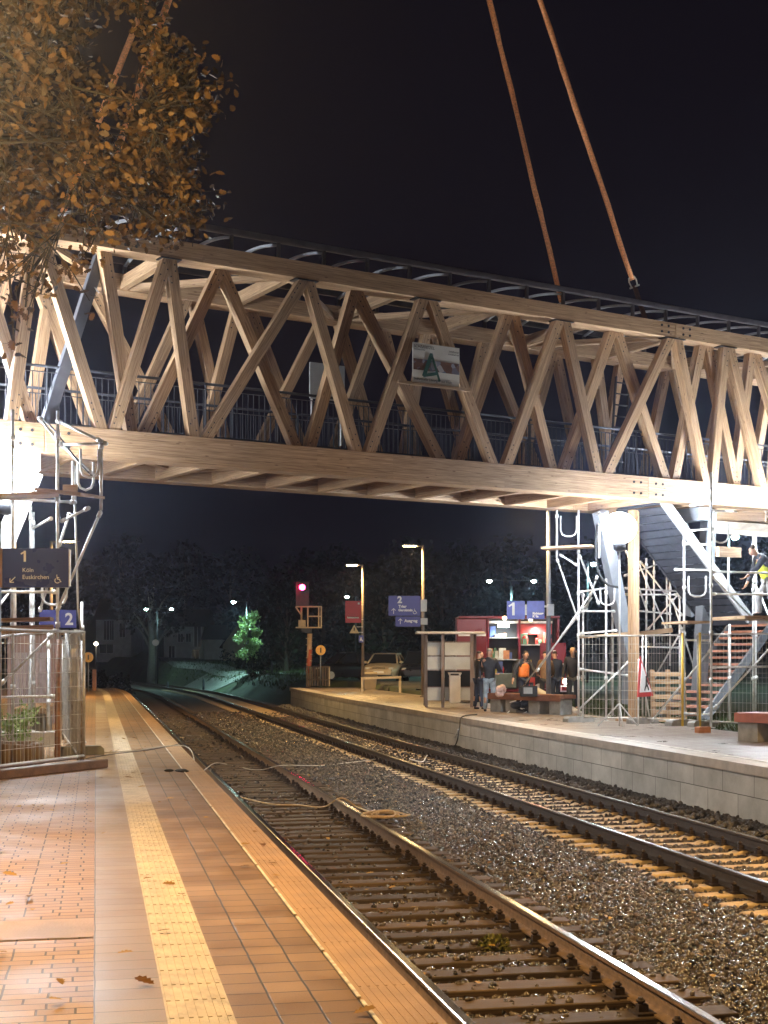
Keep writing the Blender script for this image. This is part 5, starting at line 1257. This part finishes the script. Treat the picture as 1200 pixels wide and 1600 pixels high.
# ================================================================== TREES
def leafmat(name, c1, c2, trans=.0):
    m, N, L, b = nodes(name); g = N.new("ShaderNodeNewGeometry"); r = N.new("ShaderNodeValToRGB")
    r.color_ramp.elements[0].color = (*c1,1); r.color_ramp.elements[1].color = (*c2,1); L.new(g.outputs['Random Per Island'], r.inputs[0]); L.new(r.outputs[0], b.inputs['Base Color'])
    b.inputs['Roughness'].default_value = .55; b.inputs['Specular IOR Level'].default_value = .25 if trans else .05
    if trans:
        tr = N.new("ShaderNodeBsdfTranslucent"); L.new(r.outputs[0], tr.inputs[0]); mx = N.new("ShaderNodeMixShader"); mx.inputs[0].default_value = trans
        L.new(b.outputs[0], mx.inputs[1]); L.new(tr.outputs[0], mx.inputs[2]); L.new(mx.outputs[0], N["Material Output"].inputs[0])
    MATS[name] = m; return m
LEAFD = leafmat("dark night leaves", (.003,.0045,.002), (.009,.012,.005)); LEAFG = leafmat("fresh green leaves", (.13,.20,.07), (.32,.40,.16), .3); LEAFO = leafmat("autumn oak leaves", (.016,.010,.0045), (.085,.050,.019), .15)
def rnd_dir(): 
    v = V((random.gauss(0,1), random.gauss(0,1), random.gauss(0,1))); return v.normalized()
def leafquads(m, c, rad, n, size, sc=(1,1,1)):
    for _ in range(n):
        dd = rnd_dir(); r = rad*random.random()**.45; p = c+V((dd.x*sc[0], dd.y*sc[1], dd.z*sc[2]))*r; a = rnd_dir(); b = a.cross(rnd_dir()).normalized(); s = size*random.uniform(.6,1.4)
        i = len(m.v); m.v += [p, p+a*s*.5+b*s*.32, p+a*s, p+a*s*.5-b*s*.32]; m.face((i,i+1,i+2,i+3))
def tree(name, label, base, H, R, mat, n=1500, leaf=.28, trunk=.16, z0=.3, group=None, lobes=11, bark=BARK, lean=0.0):
    base = V(base); t = thing(name, label, "tree", base, group); m = MB(); top = base+V((lean,0,H*.8))
    pts = [base-V((0,0,.3)), lerp(base,top,.3)+V((random.uniform(-.1,.1),0,0)), lerp(base,top,.6)+V((random.uniform(-.2,.2),0,0)), top]; m.path(pts, [trunk*1.25,trunk,trunk*.7,trunk*.2], 9)
    mc = MB()
    for k in range(lobes):
        h = lerp(z0, .93, (k+.5)/lobes); prof = math.sin(math.pi*min(1,max(.12,(h-z0*.6)/(1.02-z0*.6))))**.7; a = k*2.4+random.uniform(-.4,.4)
        c = base+V((lean*h+math.cos(a)*R*.62*prof, math.sin(a)*R*.62*prof, H*h)); m.path([lerp(base,top,max(.12,h-.22)), lerp(lerp(base,top,h-.1),c,.5)-V((0,0,.1)), c], [trunk*.35,trunk*.22,.02], 6)
        leafquads(mc, c, R*.52*random.uniform(.75,1.15), n//lobes, leaf, (1,1,.8))
    m.build("trunk", bark, t); mc.build("crown", mat, t)
    return t
tree("green_tree", "slim tree with fresh green leaves lit by the street light", g6(389,106), 4.9, 1.05, LEAFG, 1300, .22, .08, .2, lobes=9)
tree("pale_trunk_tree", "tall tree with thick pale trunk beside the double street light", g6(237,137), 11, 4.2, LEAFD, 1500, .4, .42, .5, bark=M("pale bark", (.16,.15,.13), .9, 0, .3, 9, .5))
base_t = None
for i, (px, dd, H) in enumerate([(420,150,9),(448,118,8),(470,140,11),(505,128,9),(530,150,12),(565,132,10),(600,120,9),(640,140,12),(690,125,10),(735,140,12),(790,150,13),(850,120,9),(910,135,12),(970,120,10),(1040,140,13),(1100,115,9),(1170,130,12),(1240,120,10),(290,185,13),(190,190,14),(100,180,12),(30,170,11),(360,180,12)]):
    b = g6(px, dd)
    lb = "dark night tree standing number"; 
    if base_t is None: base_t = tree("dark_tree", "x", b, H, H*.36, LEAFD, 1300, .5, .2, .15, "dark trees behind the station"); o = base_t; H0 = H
    else: o = dup(base_t, b, random.uniform(0,6)); 
    o.location = b; o.scale = (H/H0*random.uniform(.9,1.2),)*2+(H/H0,) if i else (1,1,1)
    o['label'] = "dark tree in the black row of trees behind the station"
# hedge bank shrubs at the foot of the green tree
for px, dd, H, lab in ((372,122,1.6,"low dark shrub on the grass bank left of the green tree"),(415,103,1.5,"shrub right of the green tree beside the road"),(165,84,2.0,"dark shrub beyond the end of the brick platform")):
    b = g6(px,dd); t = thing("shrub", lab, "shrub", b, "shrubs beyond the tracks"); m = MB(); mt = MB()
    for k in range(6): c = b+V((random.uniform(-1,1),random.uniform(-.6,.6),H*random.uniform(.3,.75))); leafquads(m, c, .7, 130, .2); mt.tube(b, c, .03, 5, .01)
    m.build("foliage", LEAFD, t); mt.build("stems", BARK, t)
# grass tufts on the far banks
m = MB(); GR = leafmat("rough grass blades", (.03,.045,.015), (.07,.09,.035))
for _ in range(9000):
    px = random.uniform(220, 640); dd = random.uniform(84, 140); p = P(px,1028,dd); z = hterr(p.x,p.y)
    if z < -.5: continue
    a = random.uniform(0,6.28); h = random.uniform(.08,.3); w = V((math.cos(a),math.sin(a),0))*.05; i = len(m.v); p.z = z
    m.v += [p-w, p+w, p+V((random.uniform(-.1,.1),random.uniform(-.1,.1),h))]; m.face((i,i+1,i+2))
for _ in range(5000):
    p = G(random.uniform(860,1200), 1060); p = V((random.uniform(12.7,17), random.uniform(26,50), 0)); p.z = hterr(p.x,p.y); a = random.uniform(0,6.28); h = random.uniform(.04,.16); w = V((math.cos(a),math.sin(a),0))*.02; i = len(m.v)
    m.v += [p-w, p+w, p+V((random.uniform(-.05,.05),random.uniform(-.05,.05),h))]; m.face((i,i+1,i+2))
m.build("grass_tufts", GR, kind='stuff', label="rough grass on the banks beyond the tracks and behind the grey platform", category="grass")

# the overhanging oak
ok = thing("oak_tree", "autumn oak with brown leaves hanging over the left of the picture", "oak tree", V((-6.6,11.6,0)))
m = MB(); tb = V((-6.6,11.6,0)); m.path([tb-V((0,0,.4)), tb+V((0,0,1.5)), tb+V((.25,.1,4)), tb+V((.5,.2,6.5)), tb+V((.3,.3,9)), tb+V((.6,.4,11))], [.42,.34,.29,.23,.15,.05], 14)
m.build("trunk", BARK, ok)
poly = [(-200,-200),(150,-220),(215,-60),(235,10),(262,80),(292,130),(296,172),(250,215),(262,240),(296,300),(283,325),(200,335),(150,350),(85,330),(40,335),(-40,345),(-200,350)]
def inside(x, y):
    c = False; j = len(poly)-1
    for i in range(len(poly)):
        (xi,yi),(xj,yj) = poly[i],poly[j]
        if (yi > y) != (yj > y) and x < (xj-xi)*(y-yi)/(yj-yi)+xi: c = not c
        j = i
    return c
LEAFP = [(0,0),(.07,.10),(.20,.16),(.13,.26),(.30,.36),(.19,.47),(.34,.60),(.20,.70),(.22,.86),(.08,.90),(0,1)]
LEAFP = LEAFP+[(-a,b) for a, b in LEAFP[-2:0:-1]]
def oakleaf(m, p, s):
    ax = rnd_dir(); ax.z = ax.z*.7-.35; ax.normalize(); sd = ax.cross(rnd_dir()).normalized(); nn = ax.cross(sd); i = len(m.v); cv = random.uniform(-.35,.35)
    for a, b in LEAFP: m.v.append(p+(sd*a+ax*b+nn*(cv*(b*b-.3*b)+abs(a)*.25))*s)
    m.face(range(i, i+len(LEAFP)), None, 0, False)
lv = MB(); br2 = MB(); hubs = [V((-4.6,12.2,5.6)), V((-4.4,12.4,7.2)), V((-4.3,12.0,8.6)), V((-4.2,12.6,4.9)), V((-3.6,12.6,6.3)), V((-3.4,12.8,7.8))]
for h in hubs: 
    s = tb+V((.3,.1,min(9, h.z-1.6))); br2.path([s, lerp(s,h,.5)+V((0,0,.25)), h], [.12,.085,.05], 7)
cl = []
while len(cl) < 150:
    px, py = random.uniform(-190,296), random.uniform(-200,425)
    near_sling = min(abs(px-(185-.407*py)), abs(px-(264-.36*py)))
    if inside(px, py) and (near_sling > 38 or py > 150 or random.random() < .05): cl.append((px, py, random.uniform(12.2,15.2), 1.0))
cl += [(285,150,13.5,.8),(288,310,13.2,.8),(270,330,13.2,.6),(250,90,13.8,.7),(150,378,13,.45),(60,405,12.5,.3),(20,440,12.3,.3),(48,465,12.3,.18),(12,395,12.4,.35),(130,345,13,.6),(215,325,13.2,.8),(262,215,13.6,.7),(0,330,12.8,.9),(60,330,12.8,.9)]
mids = []
for _ in range(26):
    px, py, dd, q_ = cl[random.randrange(150)]; c = P(px-25, py, dd); h = min(hubs, key=lambda q: (q-c).length*random.uniform(.8,1.3)); mids.append(c)
    a1, a2, a3 = lerp(h,c,.3)+rnd_dir()*.22, lerp(h,c,.55)+rnd_dir()*.3, lerp(h,c,.8)+rnd_dir()*.2
    br2.path([h, a1, a2, a3, c], [.03,.024,.018,.013,.008], 6); mids += [a3, a2]
for _ in range(46):
    e0 = random.randrange(2, 11); (xa,ya),(xb,yb) = poly[e0],poly[e0+1]; q = random.random(); cl.append((lerp(xa,xb,q)+random.uniform(-14,8), lerp(ya,yb,q)+random.uniform(-10,12), random.uniform(12.6,14.6), random.uniform(.15,.5)))
for px, py, dd, k in cl:
    c = P(px, py, dd); h = min(mids, key=lambda q: (q-c).length*random.uniform(.85,1.2)); mid = lerp(h,c,.5)+rnd_dir()*.1; br2.path([h, lerp(h,mid,.5)+rnd_dir()*.05, mid, c], [.007,.006,.005,.003], 5)
    for _ in range(7):
        e = c+rnd_dir()*random.uniform(.15,.42)*(.6+.4*k); br2.path([lerp(mid,c,random.uniform(.3,1)), lerp(c,e,.5)+V((0,0,.02)), e], [.007,.005,.003], 4)
        for _ in range(int(12*k)+1):
            oakleaf(lv, e+rnd_dir()*random.uniform(.01,.17), random.uniform(.05,.105))
for pts in ([(-120,330),(0,352),(60,362),(110,420),(140,470)],[(-120,395),(-10,345),(40,350),(95,348),(150,360)],[(-60,380),(10,380),(18,470),(22,540)],[(30,350),(70,395),(45,430),(40,480)]):
    q = [P(x, y, 12.6) for x, y in pts]; br2.path(q, [.02,.016,.012,.009,.004][:len(q)], 6)
    for e in q[2:]:
        for _ in range(6): oakleaf(lv, e+rnd_dir()*.12, random.uniform(.08,.13))
br2.build("branches", M("dark twig bark", (.009,.007,.005), .9, 0, .3, 14), ok); lv.build("crown", LEAFO, ok)

# ================================================================== SMALL CLUTTER
t = None
lf = MB()
def flat_leaf(p, s):
    a = random.uniform(0,6.28); ax = V((math.cos(a),math.sin(a),random.uniform(-.1,.25))); sd = V((-math.sin(a),math.cos(a),random.uniform(-.25,.25))); i = len(lf.v)
    for u_, w_ in LEAFP: lf.v.append(p+(sd*u_+ax*w_)*s+V((0,0,.012+.02*abs(u_))))
    lf.face(range(i,i+len(LEAFP)))
for _ in range(150): flat_leaf(V((random.uniform(-2.6,1.3), 5+random.random()**1.5*22, .002)), random.uniform(.05,.11))
for _ in range(260): flat_leaf(V((random.uniform(1.6,6.2), random.uniform(9,32), -.93)), random.uniform(.05,.10))
lf.build("fallen_leaves", leafmat("fallen brown leaves", (.12,.05,.015), (.42,.26,.07)), kind='stuff', label="fallen oak leaves scattered over the platform and tracks", category="leaves")
CAB = M("pale cable", (.45,.42,.38), .6, 0, .1, 8); ROPE = M("tan rope", (.48,.33,.17), .8, 0, .25, 60, .4)
def cable(name, label, pts, r, mat, cat="cable"):
    dense = []
    n = len(pts)
    for i in range(n-1):
        p0, p1, p2, p3 = pts[max(i-1,0)], pts[i], pts[i+1], pts[min(i+2,n-1)]
        for k in range(8):
            s = k/8; dense.append(.5*((2*p1)+(p2-p0)*s+(2*p0-5*p1+4*p2-p3)*s*s+(3*p1-p0-3*p2+p3)*s**3))
    dense.append(pts[-1]); m = MB(); m.path(dense, r, 7); o = m.build(name, mat, None, loc=pts[0]); o['label'] = label; o['category'] = cat
zb = -.9
cable("rope", "tan rope looping across the near track towards its coil", [G(365,1243,zb), G(420,1256,zb), G(465,1258,zb), G(505,1261,zb), G(533,1247,-.74), G(560,1262,zb), G(590,1272,zb+.05)], .013, ROPE, "rope")
pts = [G(600+math.cos(k*1.7)*random.uniform(10,44), 1273+math.sin(k*1.7)*random.uniform(2,8), zb+.06+.004*k) for k in range(22)]
cable("rope_coil", "tangled coil of tan rope lying on the ballast between the tracks", pts, .013, ROPE, "rope")
cable("cable", "pale cable sagging from the brick platform edge over the near track", [G(150,1177)+V((0,0,.02)), G(200,1176)+V((0,0,.02)), G(290,1168)+V((0,0,.02)), PZ(311,21.5,-.25), G(340,1192,zb), G(400,1203,zb), G(440,1196,-.74), G(500,1196,zb), G(560,1190,zb), G(600,1184,zb)], .009, CAB)
cable("cable", "dark cable crossing the paving from the brick platform fence to the platform edge", [G(120,1190)+V((0,0,.015)), G(175,1180)+V((0,0,.015)), G(240,1172)+V((0,0,.015)), G(305,1158)+V((0,0,.015))], .006, BLACK)
cable("cable", "dark cable hanging down the grey platform wall to the ballast", [G(745,1118)+V((0,0,.03)), G(722,1122)+V((0,0,.03)), PZ(718,33.9,-.2), PZ(712,33.8,-.6), G(700,1165,zb), G(686,1176,zb), G(672,1182,zb)], .016, BLACK)
cable("cable", "white cable curling at the foot of the grey platform wall", [PZ(716,34.0,-.25), G(700,1168,zb), G(684,1178,zb), G(668,1180,zb), G(660,1190,zb), G(640,1186,zb)], .014, WHITE)
cable("hose", "dark hose hanging from the scaffold to the grey steel V pier", [P(934,820,32.5), P(931,850,32.4), P(934,890,32.4), P(948,912,32.4), P(968,918,32.6)], .03, BLACK, "hose")
cable("cable", "black cable looping from the bridge railing down to the brick platform scaffold", [P(62,650,22.8), P(85,672,22.5), P(110,705,22.3), P(130,730,22.2), P(146,745,22.2)], .014, BLACK)
m = MB(); c = G(276,1206); 
for k in range(5): m.ball(c+V((random.uniform(-.1,.1),random.uniform(-.12,.12),.015)), .05, 8, 0, (1.3,1,.4))
o = m.build("glove", BLACK, None, loc=c); o['label'] = "black glove dropped on the square paving past the brick platform fence"; o['category'] = "glove"
m = MB(); c = G(772,1488,-1.0)
for k in range(220):
    dd = rnd_dir(); p = c+V((dd.x*.12,dd.y*.12,abs(dd.z)*.10+.03)); a = rnd_dir()*.045; b = rnd_dir()*.02; i = len(m.v); m.v += [p, p+a*.5+b, p+a, p+a*.5-b]; m.face((i,i+1,i+2,i+3))
o = m.build("weed", leafmat("yellow green weed", (.07,.08,.02), (.22,.2,.06)), None, loc=c); o['label'] = "small yellow green weed growing between the near sleepers"; o['category'] = "weed"
# things behind the brick platform fence
c = PZ(2,19.6,0); t = thing("planter", "round planter of upright wooden stakes behind the brick platform fence", "planter", c); m = MB()
for k in range(18):
    a = k/18*6.283; m.tube(c+V((math.cos(a)*.5,math.sin(a)*.5,0)), c+V((math.cos(a)*.5,math.sin(a)*.5,.28+.03*random.random())), .08, 8)
m.build("stakes", TIMBER_R, t); m = MB(); m.lathe(c, [(.46,0),(.46,.22)], 16); m.build("soil", M("soil", (.05,.035,.025), .95, 0, .4, 20, .5), t)
for px, dd, lab in ((20,22.6,"green weed plant behind the brick platform fence near the planter"),(28,25.0,"green weed plant beside the block bench behind the brick platform fence")):
    b = PZ(px,dd,0); t = thing("weed_plant", lab, "plant", b, "weeds behind the brick platform fence"); m = MB(); ms = MB()
    for k in range(9):
        e = b+V((random.uniform(-.3,.3),random.uniform(-.2,.2),random.uniform(.25,.75))); ms.tube(b, e, .008, 4, .004); leafquads(m, lerp(b,e,.75), .2, 22, .09)
    m.build("foliage", LEAFG, t); ms.build("stems", LEAFG, t)
for px, dd, lab, w in ((14,24,"pale concrete kerb stones stacked behind the planter",1.0),(52,23.5,"low row of concrete blocks behind the brick platform fence",.9)):
    b = PZ(px,dd,0); t = thing("block_row", lab, "blocks", b, "concrete blocks behind the brick platform fence")
    for k in range(4): m = MB(); m.box(b+V((k*.24*w-.4,0,.12)), (.21,.3,.24+.03*random.random()), .2); m.build("block", CONC, t, bevel=.015)
t = thing("wooden_hut", "small pinkish wooden hut with slatted door behind the brick platform scaffold", "hut", PZ(50,31,0)); c = PZ(52,31.5,0)
m = MB(); m.box(c+V((0,.6,1.0)), (.95,1.1,2.0), -TH); m.build("wall", M("pinkish boards", (.36,.25,.22), .8, 0, .15, 6), t, bevel=.01)
m = MB()
for k in range(9): m.hexa(c+Rr*(-.36+k*.09)-F*.02+V((0,0,.85)), [Rr*.04, F*.03, V((0,0,.75))])
m.build("slatted_door", M("greyish slats", (.42,.36,.36), .7, 0, .15, 8), t); m = MB(); m.box(c+V((0,.6,2.06)), (1.2,1.4,.1), -TH); m.build("roof", TIMBER_R, t)
tf = thing("board_fence", "dark board fence along the back of the brick platform", "fence", V((-5.0,34,0)))
m = MB()
for k in range(110):
    y = 14+k*.5; m.box((-5.4+.01*random.random(), y, .85), (.03,.46,1.7+.04*random.random()))
m.build("boards", M("dark stained boards", (.07,.055,.045), .8, 0, .35, 5, .2), tf); m = MB()
for z in (.4,1.4): m.beam(V((-5.36,14,z)), V((-5.36,69,z)), .05, .08)
m.build("rails", BARK, tf)
t = thing("orange_barrier", "brown barrier post set at the far end of the brick platform", "barrier", PZ(147,64,0)); m = MB(); m.beam(PZ(147.5,64,0), P(147.5,1046,64), .16, .12, Rr); m.build("post", M("orange brown post", (.45,.2,.08), .6), t); m = MB(); m.beam(PZ(138,64,1.0), PZ(147,64,1.0), .06, .1); m.build("rail", DSTEEL, t)

# ================================================================== HAZE
m = MB(); m.box((15, 165, 13.6), (330, 330, 30.4))
hz = bpy.data.materials.new("night haze"); hz.use_nodes = True; hn = hz.node_tree.nodes; hn.remove(hn["Principled BSDF"])
pv = hn.new("ShaderNodeVolumePrincipled"); pv.inputs['Color'].default_value = (.62,.70,1,1); pv.inputs['Density'].default_value = .00062; pv.inputs['Anisotropy'].default_value = .88
hz.node_tree.links.new(pv.outputs[0], hn["Material Output"].inputs['Volume'])
m.build("haze", hz, kind='stuff')
